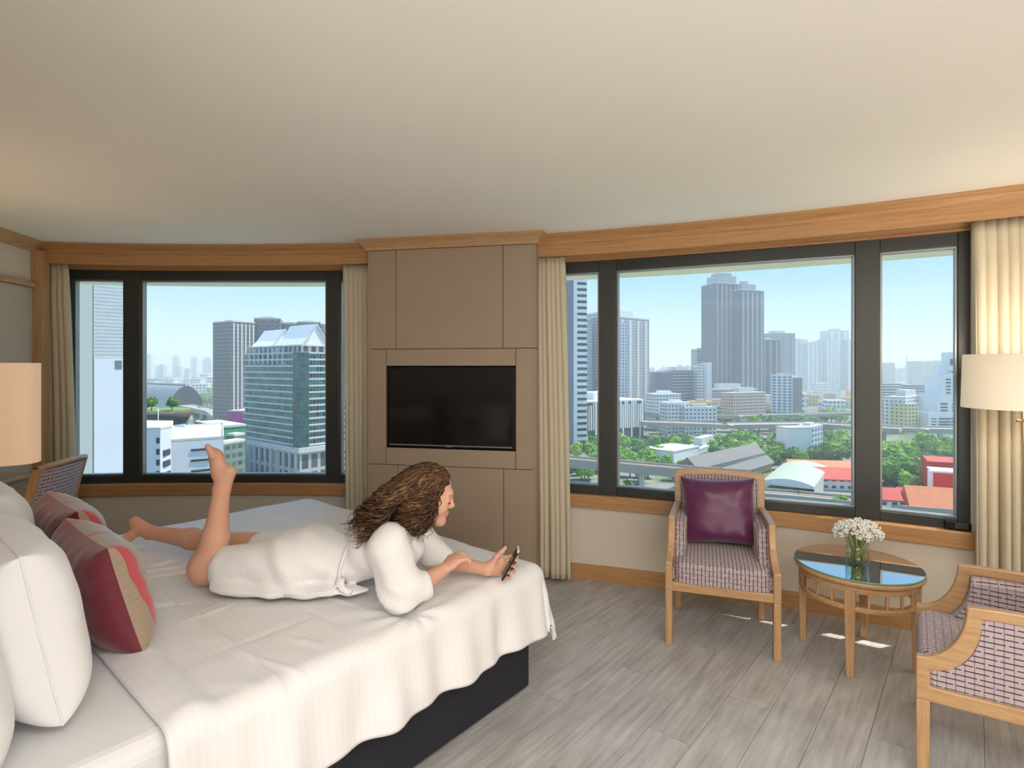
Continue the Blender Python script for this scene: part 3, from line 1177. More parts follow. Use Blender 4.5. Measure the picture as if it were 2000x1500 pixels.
    MB().add(vs_, fs).build('back_frame', m_woodx, ch, bevel=0.005)
    for side in (1, -1):
        def pad(u, v):
            i = u * n
            i0 = int(i) % n
            x = ii[i0][0] + (ii[(i0 + 1) % n][0] - ii[i0][0]) * (i - int(i))
            z = ii[i0][1] + (ii[(i0 + 1) % n][1] - ii[i0][1]) * (i - int(i))
            k = 1.02 - v
            zc = 0.635
            X_, Z_ = x * max(0, k), zc + (z - zc) * max(0, k)
            b = max(0.0, 1 - max(0.0, k) ** 6) ** 0.5 * (0.030 if side > 0 else 0.006)
            return (X_, lean(Z_) + side * (0.014 + b), Z_)
        MB().grid(pad, n * 2, 10, None, True, flip=side < 0).build('back_pad', m_fabric, ch, smooth=True)
    return ch


def place(o, x, y, face):
    fx, fy = face
    L = math.hypot(fx, fy)
    fx, fy = fx / L, fy / L
    o.matrix_world = Matrix(((fy, fx, 0, x), (-fx, fy, 0, y), (0, 0, 1, 0), (0, 0, 0, 1)))


# the first chair stands with front legs at (0.835, 3.006) and (1.372, 2.822)
_f1 = (-0.324, -0.946)
_m1 = ((0.835 + 1.372) / 2 - _f1[0] * 0.225, (3.006 + 2.822) / 2 - _f1[1] * 0.225)
chair1 = armchair('wooden armchair with mauve check fabric holding the purple cushion')
place(chair1, _m1[0], _m1[1], _f1)
chair2 = copy_tree(chair1)
chair2['label'] = 'wooden mauve check armchair seen side-on, cut off by the picture edge'
_f2 = (-0.808, 0.589)
_c2 = Vector(((1.478 + 1.789) / 2 + 0.010, (2.029 + 2.455) / 2))
place(chair2, _c2.x - _f2[0] * 0.24, _c2.y - _f2[1] * 0.24, _f2)

m_purple = NT('purple_satin')
_f = m_purple.noise(m_purple.coord('Object', (5, 30, 5)), 2.0, 3)
m_purple.bsdf(m_purple.mix(_f, lin((84, 30, 70)), lin((104, 42, 88))), 0.33, spec=0.45, **{'Sheen Weight': 0.3})
pc = thing('throw_cushion', 'plain purple satin cushion propped on the armchair seat', 'cushion')
MB().grid(pillow_surf(0.415, 0.385, 0.16, 1, 21, 0.085, pw=0.55, wr=0.011), 48, 48).build('front_cover', m_purple.m, pc, smooth=True)
MB().grid(pillow_surf(0.415, 0.385, 0.13, -1, 23, 0.085, pw=0.55), 40, 40, flip=True).build('back_cover', m_purple.m, pc, smooth=True)
_M = chair1.matrix_world @ Matrix.Translation((0.012, -0.165, 0.655)) @ Matrix.Rotation(math.radians(-3), 4, 'Y') @ Matrix.Rotation(math.radians(90 - 13), 4, 'X')
_M = chair1.matrix_world @ Matrix.Translation((0.004, -0.142, 0.650)) @ Matrix.Rotation(math.radians(14), 4, 'X') @ Matrix.Rotation(math.radians(90), 4, 'X') @ Matrix.Rotation(math.pi, 4, 'Y') @ Matrix.Rotation(math.radians(2.5), 4, 'Z')
pc.matrix_world = _M

# ---------------------------------------------------------------- round table with glass top
TC = Vector((1.790, 2.870, 0))
TZ = 0.475
tb = thing('side_table', 'round honey-wood side table with a glass top and spindle gallery', 'table', loc=TC)
TR = 0.292
MB().lathe([(0, TZ - 0.030), (TR - 0.014, TZ - 0.030), (TR - 0.004, TZ - 0.022), (TR, TZ - 0.012), (TR - 0.004, TZ - 0.002), (TR - 0.008, TZ), (0, TZ)], 64).build('table_top', m_woodx, tb, smooth=True)
tt = NT('clear_table_glass')
_pr = tt.bsdf((0.86, 0.92, 0.90, 1), 0.02, spec=0.5)
_tr = tt.n('BsdfTransparent')
_tr.inputs[0].default_value = (0.90, 0.96, 0.94, 1)
_gl = tt.n('BsdfGlossy')
_gl.inputs['Roughness'].default_value = 0.015
_fr = tt.n('Fresnel')
_fr.inputs[0].default_value = 1.9
_mx = tt.n('MixShader')
_ge = tt.n('NewGeometry')
tt.l(tt.math('MULTIPLY', tt.math('MINIMUM', tt.math('MULTIPLY', _fr.outputs[0], 4.0), 0.95), tt.math('SUBTRACT', 1.0, _ge.outputs['Backfacing'])), _mx.inputs[0])
tt.l(_tr.outputs[0], _mx.inputs[1])
tt.l(_gl.outputs[0], _mx.inputs[2])
tt.l(_mx.outputs[0], tt.out.inputs[0])
MB().lathe([(0, TZ + 0.0005), (TR - 0.006, TZ + 0.0005), (TR - 0.003, TZ + 0.004), (TR - 0.006, TZ + 0.0075), (0, TZ + 0.0075)], 64).build('glass_top', tt.m, tb, smooth=False)
m_rim = plain('green_glass_edge', (120, 160, 150), 0.15, vary=0.02)
MB().lathe([(TR - 0.0065, TZ + 0.0005), (TR - 0.0025, TZ + 0.001), (TR - 0.0025, TZ + 0.007), (TR - 0.0065, TZ + 0.0075)], 64).build('glass_edge', m_rim, tb, smooth=True)
RA = 0.252
for z0, z1, nm in ((TZ - 0.062, TZ - 0.030, 'upper_ring'), (TZ - 0.150, TZ - 0.126, 'lower_ring')):
    MB().lathe([(RA - 0.012, z0), (RA + 0.012, z0), (RA + 0.014, (z0 + z1) / 2), (RA + 0.012, z1), (RA - 0.012, z1), (RA - 0.012, z0)], 64).build(nm, m_woodx, tb)
LEGS = [(1.631, 2.669), (1.592, 3.022), (1.944, 3.057), (1.983, 2.704)]
angs = []
for x, y in LEGS:
    a = math.atan2(y - TC.y, x - TC.x)
    angs.append(a)
    d = Vector((math.cos(a), math.sin(a), 0))
    M_ = Matrix.Translation(d * (RA - 0.002)) @ Matrix.Rotation(a, 4, 'Z')
    q = [(-0.014, -0.016, 0), (0.014, -0.016, 0), (0.014, 0.016, 0), (-0.014, 0.016, 0), (-0.021, -0.024, TZ - 0.05), (0.021, -0.024, TZ - 0.05), (0.021, 0.024, TZ - 0.05), (-0.021, 0.024, TZ - 0.05)]
    o = MB().hexa(q).build('leg', m_woodz, tb, bevel=0.004)
    o.matrix_local = M_
angs.sort()
sp0 = None
for i in range(4):
    a0, a1 = angs[i], angs[(i + 1) % 4] + (2 * math.pi if i == 3 else 0)
    for k in range(1, 5):
        a = a0 + (a1 - a0) * k / 5
        M_ = Matrix.Translation((RA * math.cos(a), RA * math.sin(a), TZ - 0.128)) @ Matrix.Rotation(a, 4, 'Z')
        if sp0 is None:
            sp0 = MB().cbox((0, 0, 0.034), (0.012, 0.012, 0.072)).build('spindle', m_woodz, tb, bevel=0.002)
            sp0.matrix_local = M_
        else:
            twin(sp0, tb, M_)

# vase with white blossom
VZ = TZ + 0.008
vase = thing('vase', 'clear glass cylinder vase on the round side table', 'vase', loc=(TC.x - 0.002, TC.y - 0.005, VZ))
t = NT('clear_glass')
_g = t.n('BsdfTransparent')
_g.inputs[0].default_value = (0.93, 0.97, 0.96, 1)
_gl = t.n('BsdfGlossy')
_gl.inputs['Roughness'].default_value = 0.03
_fr = t.n('Fresnel')
_fr.inputs[0].default_value = 1.6
_mx = t.n('MixShader')
_ge = t.n('NewGeometry')
t.l(t.math('MULTIPLY', _fr.outputs[0], t.math('SUBTRACT', 1.0, _ge.outputs['Backfacing'])), _mx.inputs[0])
t.l(_g.outputs[0], _mx.inputs[1])
t.l(_gl.outputs[0], _mx.inputs[2])
t.l(_mx.outputs[0], t.out.inputs[0])
m_vase = t.m
VR, VH = 0.054, 0.105
MB().lathe([(0, 0.001), (VR - 0.003, 0.001), (VR, 0.004), (VR, VH), (VR - 0.002, VH + 0.001), (VR - 0.0035, VH), (VR - 0.0035, 0.014), (0, 0.012)], 40).build('glass_wall', m_vase, vase, smooth=True)
m_water = glass_mat('water', (0.93, 0.95, 0.86, 1), 0.05)
MB().lathe([(0, 0.0125), (VR - 0.0045, 0.0145), (VR - 0.0045, 0.060), (0, 0.060)], 32).build('water', m_water, vase, smooth=False)
fl = thing('bouquet', 'bunch of small white flowers standing in the glass vase', 'flowers', loc=vase.location)
m_stem = plain('green_stem', (126, 150, 60), 0.6)
m_petal = NT('white_petals')
_f = m_petal.noise(m_petal.coord('Object'), 45.0, 2)
m_petal.bsdf(m_petal.ramp(_f, [(0.30, lin((232, 234, 206))), (0.45, lin((250, 249, 242))), (0.7, lin((250, 250, 246)))]), 0.7, spec=0.2, **{'Sheen Weight': 0.2})
rn = random.Random(5)
heads = []
ico = bmesh.new()
bmesh.ops.create_icosphere(ico, subdivisions=1, radius=1.0)
IV = [tuple(v.co) for v in ico.verts]
IF = [tuple(v.index for v in f.verts) for f in ico.faces]
ico.free()
for k in range(19):
    ph = k * 2.399
    q = math.sqrt((k + 0.5) / 19)
    hx, hy = q * 0.088 * math.cos(ph), q * 0.088 * math.sin(ph)
    hz = 0.155 + 0.050 * (1 - q * q) + rn.uniform(-0.012, 0.012)
    heads.append((hx, hy, hz))
    MB().tube([(hx * 0.15 + rn.uniform(-.02, .02), hy * 0.15 + rn.uniform(-.02, .02), 0.016), (hx * 0.3, hy * 0.3, 0.075), (hx * 0.8, hy * 0.8, hz - 0.02)], 0.0022, 5).build('stem', m_stem, fl)
    mb = MB()
    for j in range(80):
        a, b = rn.uniform(0, 6.283), math.acos(rn.uniform(-0.7, 1))
        rr_ = rn.uniform(0.6, 1.0) * 0.036
        c = Vector((hx + rr_ * math.sin(b) * math.cos(a), hy + rr_ * math.sin(b) * math.sin(a), hz + rr_ * 0.85 * math.cos(b)))
        s = rn.uniform(0.004, 0.0075)
        M_ = Matrix.Translation(c) @ Matrix.Rotation(rn.uniform(0, 6), 4, Vector((rn.random(), rn.random(), 1)).normalized()) @ Matrix.Diagonal((s, s, s * 0.6, 1))
        mb.add(IV, IF, None, 0, M_)
    mb.build('flower_head', m_petal.m, fl)

# ---------------------------------------------------------------- lamps
def shade_mat(name, col, emit, power):
    t = NT(name)
    p = t.bsdf(lin(col), 0.8, spec=0.2)
    p.inputs['Emission Color'].default_value = lin(emit)
    p.inputs['Emission Strength'].default_value = power
    return t.m


m_shade1 = shade_mat('lit_peach_shade', (232, 214, 196), (255, 196, 140), 0.28)
m_shade2 = shade_mat('lit_cream_shade', (240, 230, 212), (255, 226, 184), 0.25)
# square bedside lamp, at the far side of the bed head
LP = at(80, 812, 2.62)
lamp = thing('bedside_lamp', 'bedside lamp with a large square peach-lit shade', 'lamp', Matrix.Translation((LP.x - 0.285, LP.y - 0.07, 0)) @ Matrix.Rotation(math.radians(17), 4, 'Z'))
zs0, zs1 = EYE - (912 - Y0) / F * 2.5, EYE - (709 - Y0) / F * 2.62
prof_ = []
for k in range(48):
    q = 2 * math.pi * k / 48
    ca, sa = math.cos(q), math.sin(q)
    prof_.append((math.copysign(abs(ca) ** 0.5, ca) * 0.275, math.copysign(abs(sa) ** 0.7, sa) * 0.10))
mb = MB()
vs_ = [(x * k, y * k, z) for z in (zs0, zs1) for k in (1.0, 0.975) for x, y in prof_]
fs = []
for i in range(48):
    j = (i + 1) % 48
    fs += [(i, j, 96 + j, 96 + i), (48 + j, 48 + i, 144 + i, 144 + j), (i, 48 + i, 48 + j, j), (96 + i, 96 + j, 144 + j, 144 + i)]
mb.add(vs_, fs).build('lamp_shade', m_shade1, lamp, smooth=False)
MB().lathe([(0, 0.552), (0.09, 0.552), (0.09, 0.568), (0.02, 0.58), (0.014, 0.62), (0.014, zs1 - 0.10), (0.0, zs1 - 0.10)], 24).build('base', m_gold, lamp, smooth=True)
MB().lathe([(0, zs1 - 0.23), (0.03, zs1 - 0.21), (0.04, zs1 - 0.17), (0.03, zs1 - 0.13), (0, zs1 - 0.11)], 16).build('bulb', shade_mat('warm_bulb', (255, 240, 220), (255, 190, 120), 6.0), lamp, smooth=True)
light('bedside_bulb', 'POINT', (lamp.matrix_world.translation.x, lamp.matrix_world.translation.y, zs1 - 0.05), (0, 0, 0), 5, (1.0, 0.86, 0.68), 0.08)
# bedside cabinet below it
nsd = thing('bedside_cabinet', 'honey-wood bedside cabinet under the square lamp, mostly outside the picture', 'cabinet', Matrix.Translation((LP.x - 0.29, LP.y + 0.02, 0)) @ Matrix.Rotation(math.atan2(BH.y, BH.x) + math.pi, 4, 'Z'))
MB().box((-0.20, -0.20, 0.0), (0.20, 0.20, 0.53)).build('body', m_woodx, nsd, bevel=0.004)
MB().box((-0.215, -0.215, 0.53), (0.215, 0.215, 0.55)).build('top', m_woodx, nsd, bevel=0.004)

# drum-shaded floor lamp by the wide curtain
fx, fy = 2.345, 2.520
flp = thing('floor_lamp', 'floor lamp with a cream drum shade in front of the wide curtain', 'lamp', loc=(fx, fy, 0))
zb2, zt2 = EYE - (802 - Y0) / F * 2.40, EYE - (691 - Y0) / F * 2.45
MB().lathe([(0.235, zb2), (0.228, zt2), (0.224, zt2), (0.231, zb2), (0.235, zb2)], 48).build('lamp_shade', m_shade2, flp, smooth=True)
MB().lathe([(0, 0.0), (0.14, 0.0), (0.14, 0.018), (0.03, 0.03), (0.013, 0.06), (0.013, zb2 + 0.10), (0, zb2 + 0.10)], 24).build('pole', m_gold, flp, smooth=True)
MB().tube([(-0.013, 0, zb2 - 0.055), (-0.045, 0, zb2 - 0.055)], 0.006, 8).build('switch', m_gold, flp, smooth=True)
MB().lathe([(0, zt2 - 0.12), (0.03, zt2 - 0.10), (0.035, zt2 - 0.07), (0.02, zt2 - 0.03), (0, zt2 - 0.02)], 16).build('bulb', shade_mat('warm_bulb_two', (255, 240, 220), (255, 210, 150), 6.0), flp, smooth=True)
light('floor_bulb', 'POINT', (fx, fy, zt2 + 0.03), (0, 0, 0), 8, (1.0, 0.90, 0.76), 0.08)

# ---------------------------------------------------------------- desk with drawers and desk chair
ds = thing('desk', 'honey-wood desk with a drawer beside the desk chair', 'desk')
s_a, s_b = 0.70, 1.50
lbox('desk_top', s_a, s_b, 0.015, 0.305, 0.790, 0.820, m_woody, 0.008, ds)
lbox('apron', s_a + 0.02, s_b - 0.02, 0.03, 0.270, 0.645, 0.785, m_woody, 0.003, ds)
for s0 in (s_a + 0.02, s_b - 0.065):
    for n0 in (0.03, 0.228):
        lbox('leg', s0, s0 + 0.045, n0, n0 + 0.042, 0.0, 0.645, m_woodz, 0.004, ds)
for s0, s1 in ((s_a + 0.03, s_a + 0.385), (s_a + 0.40, s_b - 0.03)):
    dr = lbox('drawer', s0, s1, 0.270, 0.288, 0.655, 0.775, m_woody, 0.003, ds)
    c = lw((s0 + s1) / 2, 0.0, 0.72)
    a, b = c + LN * 0.286, c + LN * 0.312
    MB().tube([tuple(a - LWD * 0.018), tuple(b - LWD * 0.018), tuple(b + LWD * 0.018), tuple(a + LWD * 0.018)], 0.005, 8).build('handle', m_chrome, dr, smooth=True)

dc = thing('desk_chair', 'side chair with a curved wooden back rail and mauve mesh-check back at the desk', 'chair')
place(dc, -2.915, 3.15, (-0.985, -0.175))
bw_ = 0.215


def backx(x, z, off=0.0):
    lean_ = (z - 0.44) * 0.26
    return (x, -0.19 - lean_ + 0.55 * (x * x) + off - 0.02, z)


for sx in (-1, 1):
    MB().hexa([tuple(backx(sx * bw_ + q[0], z, q[1])) if True else None for z in (0.44, 0.945) for q in ((-0.014, -0.018), (0.014, -0.018), (0.014, 0.018), (-0.014, 0.018))]).build('back_post', m_woodz, dc, bevel=0.004)
    MB().box((sx * bw_ - 0.018, -0.225, 0), (sx * bw_ + 0.018, -0.19, 0.45)).build('leg', m_woodz, dc, bevel=0.004)
    MB().box((sx * bw_ - 0.018, 0.17, 0), (sx * bw_ + 0.018, 0.205, 0.43)).build('leg', m_woodz, dc, bevel=0.004)


def rail(u, v):
    a = v * 2 * math.pi
    x = (u * 2 - 1) * (bw_ + 0.016)
    b = backx(x, 0.955 - 0.012 * (2 * u - 1) ** 2)
    return (b[0], b[1] + 0.018 * math.cos(a), b[2] + 0.016 * math.sin(a))


MB().grid(rail, 16, 8).build('top_rail', m_woodx, dc, smooth=True)
for side in (1, -1):
    MB().grid(lambda u, v: backx((u * 2 - 1) * (bw_ - 0.012), 0.50 + 0.432 * v, side * (0.010 + 0.012 * (1 - (2 * u - 1) ** 4) * (1 - (2 * v - 1) ** 4))), 14, 12, lambda u, v: (v * 0.405, u * 0.40), flip=side > 0).build('back_pad', m_fabric, dc, smooth=True)
MB().box((-0.225, -0.19, 0.40), (0.225, 0.215, 0.475)).build('seat', m_fabric, dc, bevel=0.02)

# ---------------------------------------------------------------- the reader on the bed: implicit surfaces, meshed with surface nets
class Field:
    def __init__(s):
        s.p = []

    def cone(s, a, b, r1, r2, k=0.02, op='+'):
        s.p.append(('c', np.array(a, float), np.array(b, float), r1, r2, k, op))
        return s

    def chain(s, pts, rads, k=0.02):
        for i in range(len(pts) - 1):
            s.cone(pts[i], pts[i + 1], rads[i], rads[i + 1], k)
        return s

    def ball(s, c, r, k=0.02, op='+'):
        return s.cone(c, (c[0], c[1], c[2] + 1e-4), r, r, k, op)

    def ell(s, c, r, k=0.02, op='+', M=None):
        s.p.append(('e', np.array(c, float), np.array(r, float), np.array(M if M is not None else np.eye(3), float), None, k, op))
        return s

    @staticmethod
    def one(q, P):
        if q[0] == 'c':
            ba = q[2] - q[1]
            pa_ = P - q[1]
            t = np.clip(pa_ @ ba / (ba @ ba), 0, 1)
            return np.linalg.norm(pa_ - t[:, None] * ba, axis=1) - (q[3] + (q[4] - q[3]) * t)
        L = (P - q[1]) @ q[3]
        k0 = np.linalg.norm(L / q[2], axis=1)
        k1 = np.linalg.norm(L / q[2] ** 2, axis=1)
        return k0 * (k0 - 1) / np.maximum(k1, 1e-9)

    def ev(s, P, use=None, disp=None):
        d = np.full(len(P), 9.0)
        for i, q in enumerate(s.p):
            if use is not None and not use[i]:
                continue
            e = s.one(q, P)
            k = q[5]
            if q[6] == '+':
                h = np.clip(0.5 + 0.5 * (d - e) / k, 0, 1)
                d = d * (1 - h) + e * h - k * h * (1 - h)
            else:
                h = np.clip(0.5 - 0.5 * (d + e) / k, 0, 1)
                d = d * (1 - h) - e * h + k * h * (1 - h)
        if disp is not None:
            d = d + disp(P)
        return d

    def mesh(s, lo, hi, h, disp=None, B=16):
        lo = np.array(lo, float)
        n = np.ceil((np.array(hi) - lo) / h).astype(int)
        nb = -(-n // B)
        N = nb * B + 2
        gi = np.stack(np.meshgrid(*[np.arange(k) for k in nb], indexing='ij'), -1).reshape(-1, 3)
        ctr = lo + (gi * B + B / 2) * h
        br = B * h * 0.87
        pd = np.stack([s.one(q, ctr) for q in s.p], 1)
        tot = s.ev(ctr)
        keep = np.abs(tot) < br + 0.03
        ax = np.arange(B + 1)
        loc = np.stack(np.meshgrid(ax, ax, ax, indexing='ij'), -1).reshape(-1, 3)
        keys, verts, quads = [], [], []
        key = lambda I: (I[:, 0] * N[1] + I[:, 1]) * N[2] + I[:, 2]
        corner = np.array([[i, j, k] for i in (0, 1) for j in (0, 1) for k in (0, 1)])
        edges = [(a, b) for a in range(8) for b in range(a + 1, 8) if np.abs(corner[a] - corner[b]).sum() == 1]
        for bi in np.nonzero(keep)[0]:
            I0 = gi[bi] * B
            P = lo + (I0 + loc) * h
            use = pd[bi] < br * 2 + 0.07
            D = s.ev(P, use, disp).reshape(B + 1, B + 1, B + 1)
            S = D < 0
            if S.all() or not S.any():
                continue
            cs = [S[c[0]:B + c[0], c[1]:B + c[1], c[2]:B + c[2]] for c in corner]
            cnt = sum(c.astype(np.int8) for c in cs)
            I = np.argwhere((cnt > 0) & (cnt < 8))
            if len(I):
                V = np.stack([D[I[:, 0] + c[0], I[:, 1] + c[1], I[:, 2] + c[2]] for c in corner], 1)
                acc = np.zeros((len(I), 3))
                num = np.zeros(len(I))
                for a, b in edges:
                    m = (V[:, a] < 0) != (V[:, b] < 0)
                    den = V[:, a] - V[:, b]
                    t = np.where(m, V[:, a] / np.where(np.abs(den) < 1e-12, 1, den), 0)
                    pt = corner[a] + t[:, None] * (corner[b] - corner[a])
                    acc += np.where(m[:, None], pt, 0)
                    num += m
                verts.append(lo + (I0 + I + acc / num[:, None]) * h)
                keys.append(key(I + I0))
            for axis in range(3):
                o1, o2 = [(1, 2), (2, 0), (0, 1)][axis]
                sl = [slice(0, B)] * 3
                sh = [slice(0, B)] * 3
                sh[axis] = slice(1, B + 1)
                a, b = S[tuple(sl)], S[tuple(sh)]
                J = np.argwhere(a != b)
                if not len(J):
                    continue
                fl = a[J[:, 0], J[:, 1], J[:, 2]]
                J = J + I0
                e1, e2 = np.eye(3, dtype=int)[o1], np.eye(3, dtype=int)[o2]
                ok = (J[:, o1] > 0) & (J[:, o2] > 0)
                J, fl = J[ok], fl[ok]
                Q = np.stack([key(J - e1 - e2), key(J - e2), key(J), key(J - e1)], 1)
                Q[~fl] = Q[~fl][:, ::-1]
                quads.append(Q)
        keys, verts, quads = np.concatenate(keys), np.concatenate(verts), np.concatenate(quads)
        o = np.argsort(keys)
        keys, verts = keys[o], verts[o]
        ix = np.searchsorted(keys, quads)
        ix = np.clip(ix, 0, len(keys) - 1)
        good = (keys[ix] == quads).all(1)
        return verts, ix[good]


def np_mesh(name, V, Q, mats, parent, origin, mi=None, relax=0):
    me = bpy.data.meshes.new(name)
    V = V - np.array(origin)
    me.vertices.add(len(V))
    me.vertices.foreach_set('co', V.astype(np.float32).ravel())
    me.loops.add(len(Q) * 4)
    me.loops.foreach_set('vertex_index', Q.astype(np.int32).ravel())
    me.polygons.add(len(Q))
    me.polygons.foreach_set('loop_start', np.arange(0, len(Q) * 4, 4, dtype=np.int32))
    me.update(calc_edges=True)
    for m in (mats if isinstance(mats, list) else [mats]):
        me.materials.append(m)
    if mi is not None:
        me.polygons.foreach_set('material_index', mi.astype(np.int32))
    me.polygons.foreach_set('use_smooth', np.ones(len(Q), dtype=bool))
    me.validate()
    return link(name, me, parent)


def V3(px, py, Y):
    v = at(px, py, Y)
    return (v.x, v.y, v.z)


# skin, lip, hair materials
def skin_mat(name, col, red):
    t = NT(name)
    f = t.noise(t.coord('Object'), 9.0, 4)
    t.bsdf(t.mix(f, lin(col), lin(red)), 0.5, spec=0.35, **{'Subsurface Weight': 0.12, 'Subsurface Radius': (0.02, 0.008, 0.004), 'Subsurface Scale': 0.4})
    return t.m


m_skin = skin_mat('warm_skin', (224, 176, 150), (214, 158, 134))
m_lip = skin_mat('lip', (212, 146, 128), (204, 132, 118))
m_nail = skin_mat('nail', (232, 182, 164), (226, 170, 152))
m_lash = plain('dark_lash', (46, 32, 26), 0.6)


def hair_mat(name, c0, c1, c2):
    t = NT(name)
    f = t.noise(t.coord('Object'), 34.0, 4, 0.6)
    g_ = t.noise(t.coord('Object'), 9.0, 2)
    v = t.math('ADD', t.math('MULTIPLY', f, 0.55), t.math('MULTIPLY', g_, 0.45))
    t.bsdf(t.ramp(v, [(0.38, lin(c0)), (0.50, lin(c1)), (0.64, lin(c2))]), 0.5, spec=0.25)
    return t.m


m_hair = hair_mat('brown_hair_depth', (32, 22, 16), (48, 33, 24), (66, 46, 33))
m_curl = [hair_mat('brown_curl_dark', (48, 33, 24), (66, 46, 33), (84, 60, 42)), hair_mat('brown_curl_mid', (74, 50, 34), (94, 66, 45), (116, 84, 58)),
          hair_mat('brown_curl_light', (104, 74, 50), (132, 98, 66), (160, 124, 86))]

PO = (-0.80, 2.30, 0.62)                                # the person's base point on the bed
person = thing('person', 'person in a white waffle bathrobe lying on the bed, looking at a phone', 'person', loc=PO)

# head frame
HS = 0.93
HC = np.array((-0.338, 2.285, 0.966))
_pi = math.radians(13)
hf = np.array((math.cos(_pi), 0.05, -math.sin(_pi)))
hf /= np.linalg.norm(hf)
hl = np.array((0.0, -1.0, 0.0))
hl = hl - hf * hl.dot(hf)
hl /= np.linalg.norm(hl)
hu = np.cross(hl, hf)
if hu[2] < 0:
    hu = -hu


def hd(x, y, z):
    return tuple(HC + (hf * x + hl * y + hu * z) * HS)


HM = np.stack([hf, hl, hu], 1)
B_ = Field()
# head
B_.ell(hd(-0.012, 0, 0.035), np.array((0.098, 0.074, 0.092)) * HS, 0.02, M=HM)
B_.ell(hd(0.030, 0, -0.032), np.array((0.060, 0.055, 0.080)) * HS, 0.03, M=HM)
for s in (-1, 1):
    B_.cone(hd(-0.018, s * 0.050, -0.050), hd(0.060, s * 0.012, -0.096), 0.021 * HS, 0.019 * HS, 0.025)
    B_.ball(hd(0.055, s * 0.036, -0.028), 0.026 * HS, 0.03)
B_.ball(hd(0.073, 0, -0.100), 0.0175 * HS, 0.020)
B_.cone(hd(0.086, -0.030, 0.030), hd(0.086, 0.030, 0.030), 0.011 * HS, 0.011 * HS, 0.02)
for s in (-1, 1):
    B_.ball(hd(0.101, s * 0.031, 0.006), 0.0135 * HS, 0.012, '-')
    B_.ball(hd(0.0755, s * 0.031, 0.004), 0.0160 * HS, 0.004)
B_.cone(hd(0.086, 0, 0.022), hd(0.107, 0, -0.020), 0.0075 * HS, 0.0078 * HS, 0.012)
for s in (-1, 1):
    B_.ball(hd(0.096, s * 0.0115, -0.0265), 0.0074 * HS, 0.008)
B_.ball(hd(0.105, 0, -0.0225), 0.0085 * HS, 0.008)
B_.ell(hd(0.0875, 0, -0.0560), np.array((0.0115, 0.021, 0.0062)) * HS, 0.006, M=HM)
B_.ell(hd(0.0855, 0, -0.0685), np.array((0.0115, 0.018, 0.0066)) * HS, 0.006, M=HM)
B_.cone(hd(0.1005, -0.02, -0.0622), hd(0.1005, 0.02, -0.0622), 0.0022, 0.0022, 0.004, '-')
B_.ell(hd(-0.008, 0.073, -0.005), np.array((0.018, 0.008, 0.030)) * HS, 0.006, M=HM)
B_.ell(hd(-0.008, -0.073, -0.005), np.array((0.018, 0.008, 0.030)) * HS, 0.006, M=HM)
# neck and trunk
B_.cone(hd(-0.035, 0, -0.035), (-0.445, 2.29, 0.825), 0.052, 0.056, 0.03)
B_.ell((-0.50, 2.285, 0.755), (0.12, 0.145, 0.085), 0.05)
B_.ell((-0.67, 2.305, 0.70), (0.13, 0.125, 0.075), 0.06)
B_.ell((-0.84, 2.315, 0.715), (0.15, 0.155, 0.095), 0.06)
# near leg, shin raised
HIPN, KNN, ANN = (-0.88, 2.235, 0.700), (-1.268, 2.285, 0.668), V3(433, 955, 2.30)
B_.cone(HIPN, KNN, 0.085, 0.059, 0.05)
mid = tuple(np.array(KNN) * 0.62 + np.array(ANN) * 0.38)
calf = (mid[0] + 0.016, mid[1], mid[2])
B_.cone(KNN, calf, 0.057, 0.050, 0.04)
B_.cone(calf, ANN, 0.048, 0.0315, 0.03)
heel, ball_, toe = V3(449, 921, 2.30), V3(422, 888, 2.295), V3(412, 869, 2.29)
B_.cone(ANN, heel, 0.031, 0.026, 0.02)
B_.cone(V3(434, 930, 2.30), ball_, 0.031, 0.023, 0.025)
B_.cone(V3(424, 925, 2.30), V3(418, 890, 2.295), 0.022, 0.018, 0.02)
for i in range(5):
    y_ = 2.268 + 0.0125 * i
    a_ = (ball_[0] + 0.002 * i, y_, ball_[2] - 0.004 * i)
    b_ = (toe[0] + 0.0065 * i - 0.001, y_ - 0.002, toe[2] - 0.0085 * i - 0.002)
    B_.cone(a_, b_, 0.0150 if i == 0 else 0.0120, 0.0105 if i == 0 else 0.0078, 0.010)
# far leg along the bed
HIPF, KNF, ANF = (-0.88, 2.425, 0.695), (-1.40, 2.61, 0.665), V3(292, 1040, 2.75)
B_.cone(HIPF, KNF, 0.080, 0.051, 0.05)
mid = tuple(np.array(KNF) * 0.65 + np.array(ANF) * 0.35)
B_.cone(KNF, (mid[0], mid[1], mid[2] + 0.004), 0.050, 0.046, 0.04)
B_.cone((mid[0], mid[1], mid[2] + 0.004), ANF, 0.046, 0.031, 0.03)
heelf, ballf = V3(264, 1019, 2.765), V3(240, 1058, 2.71)
B_.cone(ANF, heelf, 0.030, 0.026, 0.02)
B_.cone(V3(272, 1034, 2.755), ballf, 0.027, 0.020, 0.025)
for i in range(5):
    y_ = 2.675 + 0.013 * i
    tx = V3(224 + 1.5 * i, 1074 - 1.2 * i, 2.68)
    B_.cone((ballf[0] + 0.002 * i, y_ + 0.008, ballf[2]), (tx[0], y_ + 0.002, max(tx[2], 0.619)), 0.0115, 0.0095 if i == 0 else 0.0075, 0.008)
# near arm
SHN, ELN, WRN = (-0.465, 2.125, 0.815), (-0.400, 2.055, 0.645), V3(867, 1112, 2.205)
B_.cone(SHN, ELN, 0.048, 0.040, 0.04)
_m = tuple(np.array(ELN) * 0.6 + np.array(WRN) * 0.4)
B_.cone(ELN, _m, 0.039, 0.035, 0.02)
B_.cone(_m, WRN, 0.035, 0.0245, 0.02)
